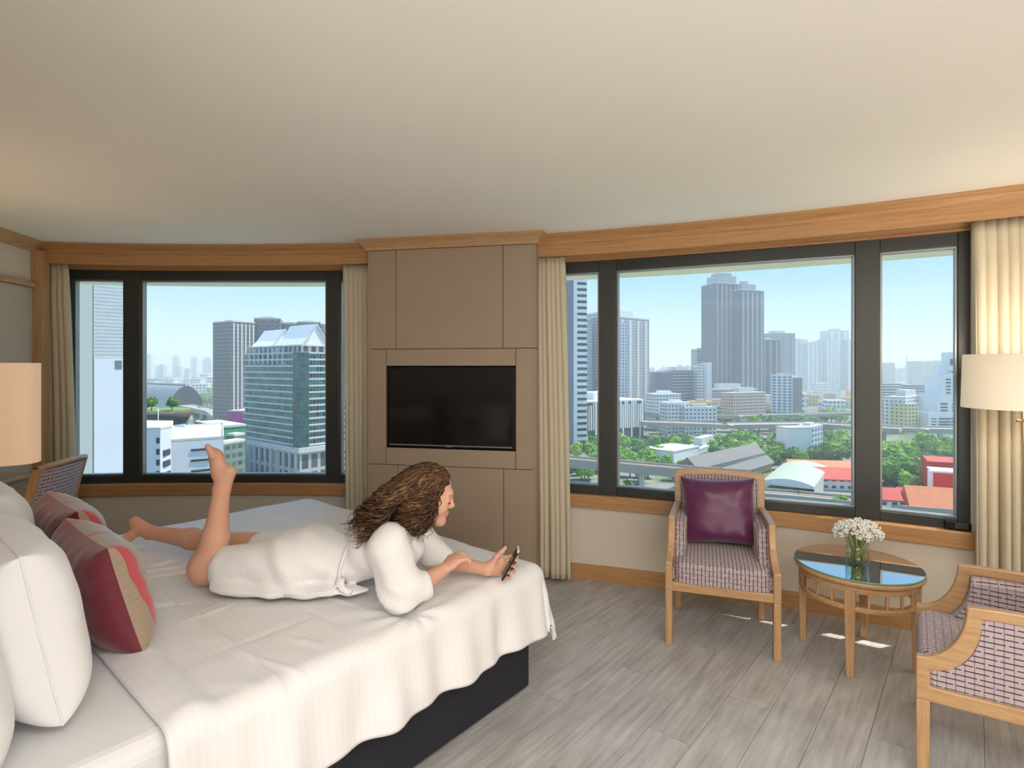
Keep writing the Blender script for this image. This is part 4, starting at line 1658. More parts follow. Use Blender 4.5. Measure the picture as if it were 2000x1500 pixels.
# far arm and the hand that holds the phone
SHF, ELF, WRF = (-0.435, 2.43, 0.80), (-0.37, 2.455, 0.650), V3(952, 1112, 2.365)
B_.cone(SHF, ELF, 0.046, 0.038, 0.04)
_m = tuple(np.array(ELF) * 0.6 + np.array(WRF) * 0.4)
B_.cone(ELF, _m, 0.038, 0.034, 0.02)
B_.cone(_m, WRF, 0.034, 0.0240, 0.02)
pd_ = np.array((0.87, 0.0, 0.49))
pu_ = np.array((-0.49, 0.0, 0.87))
pn_ = np.array((0.0, -1.0, 0.0))
pcn = np.array(V3(971, 1106, 2.375))
B_.cone(WRF, tuple(pcn - pd_ * 0.01), 0.0235, 0.020, 0.02)
B_.ell(tuple(pcn), (0.044, 0.040, 0.0165), 0.015, M=np.stack([pd_, pu_, pn_], 1))
B_.ell(tuple(pcn - pd_ * 0.012 + pu_ * 0.020 + pn_ * 0.010), (0.026, 0.018, 0.015), 0.012, M=np.stack([pd_, pu_, pn_], 1))
for (bx, by, mx_, my_, tx_, ty_, r) in ((987, 1089, 1006, 1086, 1007, 1094, 0.0090), (986, 1100, 1006, 1099, 1004, 1107, 0.0092), (983, 1111, 1001, 1112, 997, 1119, 0.0088), (977, 1121, 992, 1125, 988, 1129, 0.0076)):
    B_.chain([V3(bx, by, 2.378), V3(mx_, my_, 2.372), V3(mx_ + 3, my_ + 3, 2.340), V3(tx_, ty_, 2.312)], [r * 1.05, r, r * 0.92, r * 0.80], 0.0045)
B_.chain([V3(961, 1104, 2.362), V3(970, 1087, 2.352), V3(980, 1078, 2.346), V3(987, 1070, 2.340)], [0.0155, 0.0118, 0.0100, 0.0080], 0.008)

# near hand, loosely closed over the other forearm
pk = np.array(V3(894, 1090, 2.238))                     # knuckle line centre
wd = pk - np.array(WRN)
wd /= np.linalg.norm(wd)
acr = np.cross(wd, (0, 0, 1.0))
acr /= np.linalg.norm(acr)                              # across the hand, towards the camera side
upn = np.cross(acr, wd)
pm_ = (np.array(WRN) + pk) / 2
B_.ell(tuple(pm_ + wd * 0.004), (0.048, 0.038, 0.0190), 0.010, M=np.stack([wd, acr, upn], 1))
for i in range(4):
    off = (-0.030, -0.010, 0.010, 0.029)[i]
    ln = (0.98, 1.05, 1.0, 0.80)[i]
    k0 = pk + acr * off + upn * (0.004 - 0.003 * abs(i - 1))
    k1 = k0 + (wd * 0.026 - upn * 0.009 + acr * off * 0.05) * ln
    k2 = k1 + (wd * 0.010 - upn * 0.022) * ln
    k3 = k2 + (-wd * 0.006 - upn * 0.014) * ln
    B_.chain([tuple(k0), tuple(k1), tuple(k2), tuple(k3)], [0.0098, 0.0090, 0.0082, 0.0070], 0.0045)
t0_ = np.array(WRN) + wd * 0.022 - acr * 0.026
t1_ = t0_ + wd * 0.030 - acr * 0.014 + upn * 0.002
t2_ = t1_ + wd * 0.026 - upn * 0.003
B_.chain([tuple(t0_), tuple(t1_), tuple(t2_)], [0.0130, 0.0105, 0.0080], 0.008)
Vb, Qb = B_.mesh((-2.05, 1.95, 0.56), (0.08, 2.90, 1.26), 0.0032)
fc = Vb[Qb].mean(1)
fl_ = (fc - HC) @ np.stack([hf, hl, hu], 1) / HS
mi = np.zeros(len(Qb), dtype=int)
lipm = (fl_[:, 0] > 0.084) & (np.abs(fl_[:, 1]) < 0.021 * (1 - ((fl_[:, 2] + 0.062) / 0.020) ** 2).clip(0, 1) ** 0.5 + 0.002) & (fl_[:, 2] > -0.0765) & (fl_[:, 2] < -0.0495)
mi[lipm] = 1
body = np_mesh('body', Vb, Qb, [m_skin, m_lip], person, PO, mi)
sub = body.modifiers.new('soft', 'SMOOTH')
sub.factor, sub.iterations = 0.5, 2


def pl_(p):
    return tuple(np.array(p) - np.array(PO))


# lashes, brows, nails
for s in (1, -1):
    lid = []
    for k in range(9):
        q = -1 + k / 4
        lid.append(pl_(hd(0.0930 - 0.0055 * q * q, s * (0.031 + 0.0125 * q), -0.0035 - 0.0022 * (1 - q * q))))
    MB().tube(lid, [0.0008, 0.0016, 0.0022, 0.0025, 0.0026, 0.0026, 0.0025, 0.0020, 0.0010], 6).build('eyelashes', m_lash, person, smooth=True)
    brow = []
    for k in range(9):
        q = k / 8
        brow.append(pl_(hd(0.0985 - 0.018 * q * q, s * (0.014 + 0.036 * q), 0.0290 + 0.006 * math.sin(q * 2.6) - 0.004 * q)))
    MB().tube(brow, [0.0012, 0.0022, 0.0026, 0.0026, 0.0024, 0.0022, 0.0018, 0.0014, 0.0008], 6, flat=0.6).build('eyebrow', plain('brown_brow', (92, 62, 44), 0.7), person, smooth=True)

# bathrobe
RB = Field()
RB.ell((-0.845, 2.315, 0.715), (0.175, 0.180, 0.112), 0.06)
RB.cone((-0.90, 2.235, 0.700), (-1.155, 2.262, 0.680), 0.105, 0.084, 0.05)
RB.cone((-0.90, 2.425, 0.695), (-1.120, 2.500, 0.675), 0.100, 0.076, 0.05)
RB.ell((-0.675, 2.305, 0.695), (0.13, 0.142, 0.086), 0.05)
RB.ell((-0.52, 2.285, 0.750), (0.155, 0.165, 0.096), 0.06)
RB.cone((-0.475, 2.19, 0.815), (-0.465, 2.37, 0.815), 0.066, 0.066, 0.05)
RB.ball((-0.475, 2.135, 0.805), 0.074, 0.04)
RB.ball((-0.440, 2.430, 0.805), 0.068, 0.04)
RB.cone((-0.475, 2.135, 0.800), (-0.415, 2.060, 0.672), 0.076, 0.079, 0.03)
RB.cone((-0.415, 2.060, 0.668), (-0.345, 2.098, 0.668), 0.074, 0.058, 0.03)
RB.cone((-0.440, 2.430, 0.800), (-0.360, 2.450, 0.690), 0.068, 0.060, 0.03)
RB.cone((-0.360, 2.450, 0.680), (-0.300, 2.430, 0.668), 0.056, 0.046, 0.03)
# collar band crossing at the throat
RB.cone((-0.500, 2.225, 0.858), (-0.405, 2.235, 0.790), 0.020, 0.018, 0.02)
RB.cone((-0.500, 2.345, 0.858), (-0.400, 2.325, 0.790), 0.020, 0.018, 0.02)
# loose skirt lying on the bed
RB.ell((-1.075, 2.185, 0.628), (0.120, 0.052, 0.026), 0.03)
RB.ell((-0.90, 2.160, 0.625), (0.20, 0.050, 0.022), 0.03)
RB.ell((-0.72, 2.175, 0.622), (0.16, 0.045, 0.018), 0.03)
# open ends
RB.cone((-1.10, 2.258, 0.682), (-1.30, 2.285, 0.668), 0.062, 0.070, 0.008, '-')
RB.cone((-1.08, 2.49, 0.672), (-1.30, 2.57, 0.668), 0.058, 0.066, 0.008, '-')
RB.cone((-0.352, 2.100, 0.664), (-0.27, 2.15, 0.672), 0.043, 0.052, 0.006, '-')
RB.ell(tuple(np.array(hd(-0.01, 0, -0.10))), (0.055, 0.058, 0.06), 0.01, '-')


def folds(P):
    x, y, z = P[:, 0], P[:, 1], P[:, 2]
    a = 0.0045 * np.sin(55 * (x + 0.66) * 0.6 + 26 * (z - 0.7) + 9 * y) * np.exp(-((x + 0.70) / 0.16) ** 2)
    b = 0.0050 * np.sin(70 * z + 24 * x + 3 * np.sin(20 * y)) * np.exp(-((x + 0.42) / 0.09) ** 2) * (y < 2.24)
    c = 0.0040 * np.sin(46 * (z * 0.8 + 0.55 * x) + 2 * np.sin(14 * x)) * np.exp(-((x + 0.98) / 0.16) ** 2)
    e = 0.0030 * np.sin(30 * x + 41 * y) * np.sin(33 * z + 8 * y)
    pinch = 0.010 * np.exp(-((x + 0.672) / 0.022) ** 2)
    return a + b + c + e + pinch


Vr, Qr = RB.mesh((-1.30, 1.95, 0.57), (-0.22, 2.62, 0.93), 0.0036, folds)
robe = np_mesh('bathrobe', Vr, Qr, m_robe, person, PO)
robe['label'] = 'white waffle-weave bathrobe'
sm_ = robe.modifiers.new('soft', 'SMOOTH')
sm_.factor, sm_.iterations = 0.5, 3
# belt round the waist with a knot on the near side
pts = []
for k in range(41):
    a = 2 * math.pi * k / 40
    pts.append(pl_((-0.672 + 0.012 * math.sin(a), 2.305 + 0.143 * math.cos(a), 0.697 + 0.086 * math.sin(a))))
belt = MB().tube(pts, 0.015, 8, False, flat=0.35).build('belt', m_robe_plain, person, smooth=True)
MB().tube([pl_((-0.672, 2.165, 0.668)), pl_((-0.668, 2.150, 0.655)), pl_((-0.655, 2.140, 0.640)), pl_((-0.62, 2.130, 0.628))], [0.018, 0.017, 0.013, 0.014], 8, flat=0.5).build('belt_knot', m_robe_plain, belt, smooth=True)
MB().tube([pl_((-0.672, 2.158, 0.660)), pl_((-0.700, 2.140, 0.634)), pl_((-0.78, 2.125, 0.628)), pl_((-0.87, 2.118, 0.626))], [0.015, 0.014, 0.013, 0.013], 8, flat=0.4).build('belt_end', m_robe_plain, belt, smooth=True)

# hair: an under-mass and curls over it
HF = Field()
HF.ell(hd(-0.020, 0, 0.042), np.array((0.106, 0.084, 0.099)) * HS, 0.02, M=HM)
HF.ell((-0.425, 2.285, 0.965), (0.095, 0.092, 0.085), 0.03)
HF.ell((-0.490, 2.285, 0.915), (0.085, 0.085, 0.065), 0.03)
HF.ell((-0.548, 2.285, 0.868), (0.060, 0.075, 0.040), 0.03)
HF.ell((-0.370, 2.205, 0.925), (0.062, 0.034, 0.080), 0.03)
HF.ell((-0.385, 2.205, 0.872), (0.052, 0.034, 0.045), 0.03)
HF.ell((-0.370, 2.365, 0.925), (0.062, 0.034, 0.080), 0.03)
HF.ell(hd(0.112, 0, -0.030), np.array((0.088, 0.090, 0.118)) * HS, 0.012, '-', M=HM)
Vh, Qh = HF.mesh((-0.66, 2.12, 0.78), (-0.20, 2.45, 1.12), 0.0045, lambda P: 0.005 * np.sin(95 * P[:, 0] + 40 * P[:, 1]) * np.sin(80 * P[:, 2] - 60 * P[:, 0] + 50 * P[:, 1]))
hair = np_mesh('hair', Vh, Qh, m_hair, person, PO)
hair['label'] = 'long brown curly hair'
rn = random.Random(31)
mbs = [MB(), MB(), MB()]
cc = np.array(hd(-0.016, 0, 0.040))
rad = np.array((0.104, 0.082, 0.097)) * HS
roots = []
while len(roots) < 860:
    v = np.array([rn.gauss(0, 1) for _ in range(3)])
    v /= np.linalg.norm(v)
    if v[2] < -0.45 or (v[0] > 0.30 and v[2] < 0.50) or (v[0] > 0.80) or (v[1] < -0.2 and rn.random() < 0.6):
        continue
    side = 1.0 if v[1] > 0.1 else (-1.0 if v[1] < -0.1 else rn.choice((-1.0, 1.0)))
    if v[0] > -0.25 and abs(v[1]) > 0.2:
        pull = np.array((-0.30 + rn.uniform(-.12, .12), -0.10 * side, -0.95))
        Lg = rn.uniform(0.15, 0.21) + 0.05 * max(0, v[2])
    else:
        pull = np.array((-0.66 + rn.uniform(-.14, .10), -0.12 * side * rn.random(), -0.76 + rn.uniform(-.1, .1)))
        Lg = rn.uniform(0.22, 0.31)
    roots.append((cc + HM @ (v * rad), pull / np.linalg.norm(pull), Lg, HM @ (np.array((-0.55, side * 0.55, -0.05)) / 0.78)))
P_ = np.array([r[0] for r in roots])
PU = np.array([r[1] for r in roots])
LG = np.array([r[2] for r in roots])
DR = np.array([r[3] for r in roots])
steps = 26
paths = [P_.copy()]
for k in range(steps):
    DR = DR * 0.80 + PU * 0.20
    DR /= np.linalg.norm(DR, axis=1)[:, None]
    P_ = P_ + DR * (LG / steps)[:, None]
    for fld, mar in ((HF, 0.003), (RB, 0.008)):
        e = fld.ev(P_)
        gN = np.stack([fld.ev(P_ + np.eye(3)[j] * 0.003) - fld.ev(P_ - np.eye(3)[j] * 0.003) for j in range(3)], 1)
        gN /= np.linalg.norm(gN, axis=1)[:, None] + 1e-9
        P_ = P_ + gN * np.clip(mar - e, 0, 0.012)[:, None]
    paths.append(P_.copy())
paths = np.stack(paths, 1)
for path in paths:
    turns = rn.uniform(3.0, 5.5)
    ph = rn.uniform(0, 6.28)
    amp = rn.uniform(0.007, 0.016)
    tg = np.gradient(path, axis=0)
    tg /= np.linalg.norm(tg, axis=1)[:, None] + 1e-9
    n1 = np.cross(tg, np.array((0.3, 1.0, 0.2)))
    n1 /= np.linalg.norm(n1, axis=1)[:, None] + 1e-9
    n2 = np.cross(tg, n1)
    out = []
    fine = 44
    for k in range(fine + 1):
        q = k / fine
        x = q * (len(path) - 1)
        i = min(len(path) - 2, int(x))
        c_ = path[i] * (1 - x + i) + path[i + 1] * (x - i)
        a = ph + turns * 6.283 * q ** 0.9
        w_ = amp * min(1.0, max(0.0, q - 0.12) * 1.8)
        out.append(pl_(c_ + n1[i] * math.cos(a) * w_ + n2[i] * math.sin(a) * w_))
    r0 = rn.uniform(0.0014, 0.0029)
    mbs[rn.choices((0, 1, 2), (0.42, 0.40, 0.18))[0]].tube(out, [r0 * (1.0 if k < fine * 0.7 else max(0.3, 1.0 - 2.3 * (k / fine - 0.7))) for k in range(fine + 1)], 4, True)
for k in range(3):
    mbs[k].build('curls', m_curl[k], hair, smooth=True)['kind'] = 'stuff'

# phone
ph_c = Vector(V3(996.5, 1100, 2.328))
phone = thing('phone', 'slim dark smartphone with a white top edge held in the hand', 'phone', Matrix(((0.49, 0.0, -0.87, ph_c.x), (0.05, 1.0, 0.0, ph_c.y), (0.87, 0.0, 0.49, ph_c.z), (0, 0, 0, 1))))
MB().box((-0.071, -0.034, -0.0038), (0.060, 0.034, 0.0030)).build('case', m_black, phone, bevel=0.003)
MB().box((0.060, -0.034, -0.0038), (0.073, 0.034, 0.0034)).build('white_end', plain('white_plastic', (228, 226, 216), 0.4), phone, bevel=0.003)
MB().box((-0.066, -0.030, 0.0030), (0.060, 0.030, 0.0038)).build('screen', m_screen, phone)

# ---------------------------------------------------------------- the city outside
def facade(name, wall_c, win_c, fh=3.2, bw=3.0, wx=(0.15, 0.85), wz=(0.3, 0.8), rough=0.6, vary=0.25):
    t = NT(name)
    tc = t.n('TexCoord')
    sp = t.n('SeparateXYZ')
    t.l(tc.outputs['UV'], sp.inputs[0])
    fu = t.math('DIVIDE', sp.outputs[0], bw)
    fv = t.math('DIVIDE', sp.outputs[1], fh)
    a, b = t.math('FRACT', fu), t.math('FRACT', fv)
    inx = t.math('MULTIPLY', t.math('GREATER_THAN', a, wx[0]), t.math('LESS_THAN', a, wx[1]))
    inz = t.math('MULTIPLY', t.math('GREATER_THAN', b, wz[0]), t.math('LESS_THAN', b, wz[1]))
    up = t.math('GREATER_THAN', sp.outputs[1], 0.0)
    w_ = t.math('MULTIPLY', t.math('MULTIPLY', inx, inz), up)
    wn_ = t.n('TexWhiteNoise', noise_dimensions='2D')
    cb = t.n('CombineXYZ')
    t.l(t.math('FLOOR', fu), cb.inputs[0])
    t.l(t.math('FLOOR', fv), cb.inputs[1])
    t.l(cb.outputs[0], wn_.inputs[0])
    c = lin(win_c)
    lo = tuple(x * (1 - vary) for x in c[:3]) + (1,)
    hi = tuple(min(1, x * (1 + vary * 1.6) + 0.02 * vary) for x in c[:3]) + (1,)
    win = t.mix(wn_.outputs[0], lo, hi)
    wl = lin(wall_c)
    f = t.noise(t.coord('Object'), 0.15, 3)
    wc = t.mix(f, tuple(x * 0.93 for x in wl[:3]) + (1,), wl)
    t.bsdf(t.mix(w_, wc, win), t.math('SUBTRACT', rough, t.math('MULTIPLY', w_, 0.3)), spec=0.35)
    return t.m


def plan(px, d):
    return ((px - 1000) / F * d, d)


def foot(px0, d0, px1, d1, depth):
    (ax, ay), (bx, by) = plan(px0, d0), plan(px1, d1)
    L = math.hypot(bx - ax, by - ay)
    nx, ny = -(by - ay) / L * depth, (bx - ax) / L * depth
    return [(ax, ay), (bx, by), (bx + nx, by + ny), (ax + nx, ay + ny)]


def zy(py, d):
    return EYE - (py - Y0) / F * d


def inset(poly, k):
    cx, cy = sum(p[0] for p in poly) / len(poly), sum(p[1] for p in poly) / len(poly)
    return [(cx + (x - cx) * k, cy + (y - cy) * k) for x, y in poly]


m_flat = plain('pale_concrete', (206, 206, 202), 0.8, vary=0.03, scale=0.3)
m_roofw = plain('white_roof', (240, 240, 240), 0.8, vary=0.02, scale=0.2)
m_dark = plain('dark_glass', (52, 58, 64), 0.25, spec=0.5, vary=0.1, scale=0.2)


def building(label, px0, d0, px1, d1, ytop, depth, mat, name='building', group=None, z0=G, roof=None, plant=True, cat='building', fins=0, fin_mat=None):
    d = min(d0, d1)
    poly = foot(px0, d0, px1, d1, depth)
    zt = zy(ytop, d)
    b = thing(name, label, cat, loc=(poly[0][0], poly[0][1], z0), group=group)
    ox, oy = poly[0]
    loc = [(x - ox, y - oy) for x, y in poly]
    MB().prism(loc, 0, zt - z0).build('body', mat, b)
    H = zt - z0
    w = math.hypot(loc[1][0], loc[1][1])
    MB().prism(inset(loc, 1.02), H, H + max(0.8, w * 0.02)).build('parapet', roof or m_flat, b)
    if plant:
        MB().prism(inset(loc, 0.45), H, H + max(2.0, w * 0.12)).build('roof_plant', roof or m_flat, b)
    if fins:
        ux, uy = loc[1][0] / w, loc[1][1] / w
        for k in range(fins):
            s = w * (k + 0.5) / fins
            q = w / fins * 0.16
            c = (ux * s + uy * 0.6, uy * s - ux * 0.6)
            pts = [(c[0] - ux * q, c[1] - uy * q), (c[0] + ux * q, c[1] + uy * q), (c[0] + ux * q - uy * 0.9, c[1] + uy * q + ux * 0.9), (c[0] - ux * q - uy * 0.9, c[1] - uy * q + ux * 0.9)]
            MB().prism(pts, H * 0.02, H * 0.985).build('fin', fin_mat or m_flat, b)
    return b, poly, zt


# ground, canal of green, roads
def ground_mat():
    t = NT('city_ground')
    f = t.noise(t.coord('Object'), 0.02, 6, 0.65)
    f2 = t.noise(t.coord('Object'), 0.11, 4, 0.6)
    g_ = t.math('ADD', t.math('MULTIPLY', f, 0.6), t.math('MULTIPLY', f2, 0.4))
    c = t.ramp(g_, [(0.34, lin((84, 104, 66))), (0.48, lin((112, 126, 92))), (0.55, lin((150, 148, 140))), (0.68, lin((134, 132, 128)))])
    t.bsdf(c, 0.9, spec=0.1)
    return t.m


st(MB().box((-7000, 60, G - 1), (7000, 9000, G)).build('ground', ground_mat()))

f_dk = facade('dark_grey_tower_face', (100, 104, 116), (44, 50, 64), 3.1, 2.6, (0.22, 0.9), (0.25, 0.85))
f_gr = facade('grey_tower_face', (176, 178, 184), (96, 102, 116), 3.2, 3.4, (0.25, 0.75), (0.3, 0.8))
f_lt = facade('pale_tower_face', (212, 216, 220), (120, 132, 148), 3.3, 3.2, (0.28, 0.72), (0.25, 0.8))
f_wh = facade('white_block_face', (236, 236, 234), (84, 88, 96), 3.4, 3.6, (0.25, 0.78), (0.35, 0.75))
f_bd = facade('white_banded_face', (238, 238, 238), (66, 72, 80), 3.4, 30, (0.0, 1.0), (0.36, 0.86))
f_bg = facade('grey_banded_face', (172, 176, 182), (70, 76, 86), 3.6, 30, (0.0, 1.0), (0.42, 0.86))
f_pk = facade('pink_block_face', (226, 196, 186), (108, 92, 90), 3.2, 3.4, (0.2, 0.8), (0.35, 0.8))
f_yl = facade('yellow_block_face', (240, 220, 158), (116, 104, 84), 3.4, 4.4, (0.35, 0.85), (0.35, 0.75))
f_bal = facade('balcony_block_face', (214, 222, 230), (78, 98, 124), 3.2, 5.2, (0.2, 0.78), (0.25, 0.85))

# --- view through the window with the armchair
# slab with white bands close to the panelling side
bS, poly, zt = building('tall slab tower of white bands beside the cream curtain', 1099, 392, 1146, 397, 470, 20, m_dark, plant=False)
ox, oy = poly[0]
L = [(x - ox, y - oy) for x, y in poly]
w_ = math.hypot(*L[1])
ux, uy = L[1][0] / w_, L[1][1] / w_


def slab_seg(s0, s1, z0, z1, out, name, mat, par):
    pts = [(ux * s0 + uy * out, uy * s0 - ux * out), (ux * s1 + uy * out, uy * s1 - ux * out), (ux * s1 - uy * 0.5, uy * s1 + ux * 0.5), (ux * s0 - uy * 0.5, uy * s0 + ux * 0.5)]
    return MB().prism(pts, z0, z1).build(name, mat, par)


m_bluegrey = plain('blue_grey_cladding', (120, 124, 140), 0.6, vary=0.03, scale=0.2)
slab_seg(0, w_ * 0.44, 1, zt - G, 0.15, 'cladding', m_bluegrey, bS)
slab_seg(w_ * 0.44, w_ * 0.58, 1, zt - G + 1, 0.9, 'edge_fin', m_roofw, bS)
z = zy(862, 390) - G
while z < zt - G:
    slab_seg(w_ * 0.58, w_ * 1.0, z, z + 2.3, 0.8, 'spandrel', m_roofw, bS)
    z += 4.35
building('grey tower half hidden between the banded slab and the window mullion', 1146, 610, 1180, 600, 612, 24, f_gr)
building('lower grey step of the tower beside the banded slab', 1144, 596, 1156, 596, 625, 24, f_gr)
building('grey high-rise with a stepped roofline just inside the wide pane', 1190, 590, 1268, 640, 618, 30, f_gr, fins=5, fin_mat=m_flat)
building('pale lower wing against the grey stepped high-rise', 1196, 575, 1226, 575, 632, 20, f_lt)
# barcode podium
bB, poly, zt = building('low podium building striped like a barcode in black and white', 1143, 445, 1256, 478, 787, 40, m_dark, roof=m_roofw)
ox, oy = poly[0]
L = [(x - ox, y - oy) for x, y in poly]
w_ = math.hypot(*L[1])
ux, uy = L[1][0] / w_, L[1][1] / w_
rn = random.Random(3)
for k in range(26):
    s = w_ * (k + 0.5) / 26
    q = w_ / 26 * rn.uniform(0.2, 0.36)
    z0_ = (zt - G) * (0.30 if k % 4 else 0.02)
    slab_seg(s - q, s + q, z0_, zt - G - rn.choice((0, 0, 2.5)), 0.5, 'fin', m_roofw, bB)
# mid-distance blocks, from the panelling towards the twin towers
building('small pale block right of the stepped high-rise', 1264, 700, 1284, 700, 728, 20, f_lt)
building('dark cubic office block beside the banded office', 1281, 640, 1313, 640, 727, 22, m_bluegrey)
building('grey-and-white banded office block topped by small letters', 1312, 660, 1364, 672, 724, 26, f_bg)
building('grey slab with horizontal bands behind the banded office', 1362, 860, 1389, 860, 682, 30, f_bg)
building('slim white block standing at the foot of the twin towers', 1364, 650, 1384, 650, 713, 20, f_wh)
building('very slim bright white block against the twin tower', 1380, 640, 1390, 640, 709, 16, m_roofw, plant=False)
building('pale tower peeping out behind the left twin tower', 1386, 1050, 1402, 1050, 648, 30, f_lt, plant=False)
tw1, poly, zt = building('taller of the dark twin skyscrapers', 1397, 800, 1449, 812, 553, 34, f_dk, fins=6, fin_mat=f_gr)
pc_ = inset(poly, 0.72)
MB().prism([(x - poly[0][0], y - poly[0][1]) for x, y in pc_], zt - G, zy(537, 800) - G).build('crown', f_gr, tw1)
MB().prism([(x - poly[0][0], y - poly[0][1]) for x, y in inset(poly, 0.5)], zy(537, 800) - G, zy(530, 800) - G).build('crown_screen', f_gr, tw1)
tw2, poly, zt = building('shorter of the dark twin skyscrapers', 1447, 790, 1492, 806, 566, 34, f_dk, fins=5, fin_mat=f_gr)
MB().prism([(x - poly[0][0], y - poly[0][1]) for x, y in inset(poly, 0.6)], zt - G, zy(552, 790) - G).build('crown', f_gr, tw2)
MB().prism([(x - poly[0][0], y - poly[0][1]) for x, y in inset(poly, 0.22)], zy(552, 790) - G, zy(545, 790) - G).build('crown_dome', f_gr, tw2)
building('dark stepped podium block in front of the twin skyscrapers', 1384, 760, 1480, 770, 762, 30, f_bg)
building('broad dark tower right of the twin skyscrapers', 1474, 850, 1524, 846, 664, 34, f_dk, fins=4, fin_mat=f_gr)
building('paler half of the broad tower right of the twins', 1512, 880, 1553, 892, 651, 34, f_gr, fins=3, fin_mat=f_gr)
building('glassy white apartment tower with balconies in front of the skyline', 1507, 610, 1548, 602, 734, 22, f_bal)
building('darker side wing of the glassy apartment tower', 1547, 604, 1567, 622, 738, 22, f_dk)
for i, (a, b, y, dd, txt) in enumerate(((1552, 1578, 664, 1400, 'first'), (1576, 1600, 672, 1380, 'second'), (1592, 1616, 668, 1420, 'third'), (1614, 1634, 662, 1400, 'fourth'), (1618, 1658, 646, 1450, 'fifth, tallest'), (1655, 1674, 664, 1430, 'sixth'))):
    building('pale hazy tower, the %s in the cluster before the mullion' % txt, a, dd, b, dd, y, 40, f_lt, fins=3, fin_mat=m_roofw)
building('pink low-rise block below the dark towers', 1432, 560, 1496, 580, 769, 16, f_pk)
building('ochre-roofed yellow block by the expressway', 1352, 520, 1394, 520, 786, 16, f_yl, roof=plain('ochre_roof', (214, 178, 112), 0.8))
building('plain white slab block right of the barcode podium', 1281, 540, 1330, 548, 771, 18, f_wh, roof=m_roofw)
building('low white house block in front of the plain white slab', 1304, 500, 1348, 506, 788, 14, f_wh, roof=m_roofw)
building('low grey-white block under the yellow one', 1338, 498, 1400, 500, 797, 12, f_wh)
bq, poly, zt = building('white boxy building with a blank wall among the trees', 1538, 345, 1586, 347, 838, 12, m_roofw, plant=False)
building('balconied wing of the blank white building', 1585, 348, 1607, 362, 836, 10, f_bal)
building('white house block with small windows and a flat roof near the armchair top', 1316, 330, 1366, 352, 884, 20, m_roofw, plant=False)
building('row of small white houses with dark openings behind the armchair', 1366, 352, 1416, 392, 880, 12, f_wh)
# billboard
bb = thing('billboard', 'white and pink roadside billboard in front of the pale towers', 'billboard', loc=(at(1622, 770, 700).x, 700, G))
MB().box((-13, -0.5, zy(779, 700) - G), (13, 0.5, zy(763, 700) - G)).build('panel', m_roofw, bb)
m_bpink = plain('pale_pink_print', (228, 176, 160), 0.7)
MB().lathe([(0, 0), (8.5, 0)], 24).build('print', m_bpink, bb).matrix_local = Matrix.Translation((-1, -0.6, zy(774, 700) - G)) @ Matrix.Rotation(math.pi / 2, 4, 'X') @ Matrix.Diagonal((1, 0.42, 1, 1))
for sx in (-9, 9):
    MB().box((sx - 0.4, -0.3, 0), (sx + 0.4, 0.3, zy(779, 700) - G)).build('post', m_flat, bb)

# elevated roads and railways: deck, parapet, piers
def viaduct(name, label, pts, width, zdeck, thick, mat, cat='viaduct', every=26, rail_mat=None):
    v = thing(name, label, cat, loc=(pts[0][0], pts[0][1], 0))
    P = [Vector((x - pts[0][0], y - pts[0][1], 0)) for x, y in pts]
    for i in range(len(P) - 1):
        a, b = P[i], P[i + 1]
        d = (b - a).normalized()
        n = Vector((-d.y, d.x, 0)) * width / 2
        q = [a - n, b - n, b + n, a + n]
        MB().prism([(p.x, p.y) for p in q], zdeck - thick, zdeck).build('deck', mat, v)
        for s in (-1, 1):
            e0, e1 = a + n * s, b + n * s
            m_ = n.normalized() * 0.3
            q = [e0 - m_, e1 - m_, e1 + m_, e0 + m_]
            MB().prism([(p.x, p.y) for p in q], zdeck, zdeck + 1.1).build('parapet', mat, v)
        if rail_mat:
            for s in (-0.25, 0.25):
                e0, e1 = a + n * s * 2, b + n * s * 2
                m_ = n.normalized() * 0.9
                q = [e0 - m_, e1 - m_, e1 + m_, e0 + m_]
                MB().prism([(p.x, p.y) for p in q], zdeck + 0.01, zdeck + 0.25).build('track', rail_mat, v)
        k = int((b - a).length // every)
        for j in range(k):
            c = a + d * ((j + 0.5) * every)
            MB().box((c.x - 1.1, c.y - 1.1, G), (c.x + 1.1, c.y + 1.1, zdeck - thick)).build('pier', m_flat, v)
    return v


m_road = plain('road_concrete', (172, 164, 156), 0.85, vary=0.06, scale=0.1)
m_track = plain('railway_ballast', (176, 152, 130), 0.9, vary=0.08, scale=0.3)
viaduct('expressway', 'elevated expressway crossing behind the park trees', [plan(1225, 490), plan(1420, 462), plan(1590, 470), plan(1760, 430)], 22, G + 13, 2.2, m_road)
viaduct('expressway', 'second expressway deck just behind the first one', [plan(1225, 540), plan(1440, 520), plan(1700, 560)], 16, G + 15, 2.0, m_road)
viaduct('railway_viaduct', 'railway viaduct passing low below the narrow pane beside the curtain', [plan(1040, 282), plan(1200, 262), plan(1330, 247), plan(1460, 236)], 10, zy(905, 262), 3.0, m_road, rail_mat=m_track)
viaduct('railway_viaduct', 'railway viaduct running below the domed roof at the bottom of the wide pane', [plan(1420, 243), plan(1560, 232), plan(1690, 221), plan(1900, 208)], 11, zy(962, 238), 3.0, m_road, rail_mat=m_track)
viaduct('expressway', 'elevated road behind the trees in the narrow pane by the wide curtain', [plan(1690, 455), plan(1800, 440), plan(2000, 430)], 20, G + 12, 2.4, m_road)

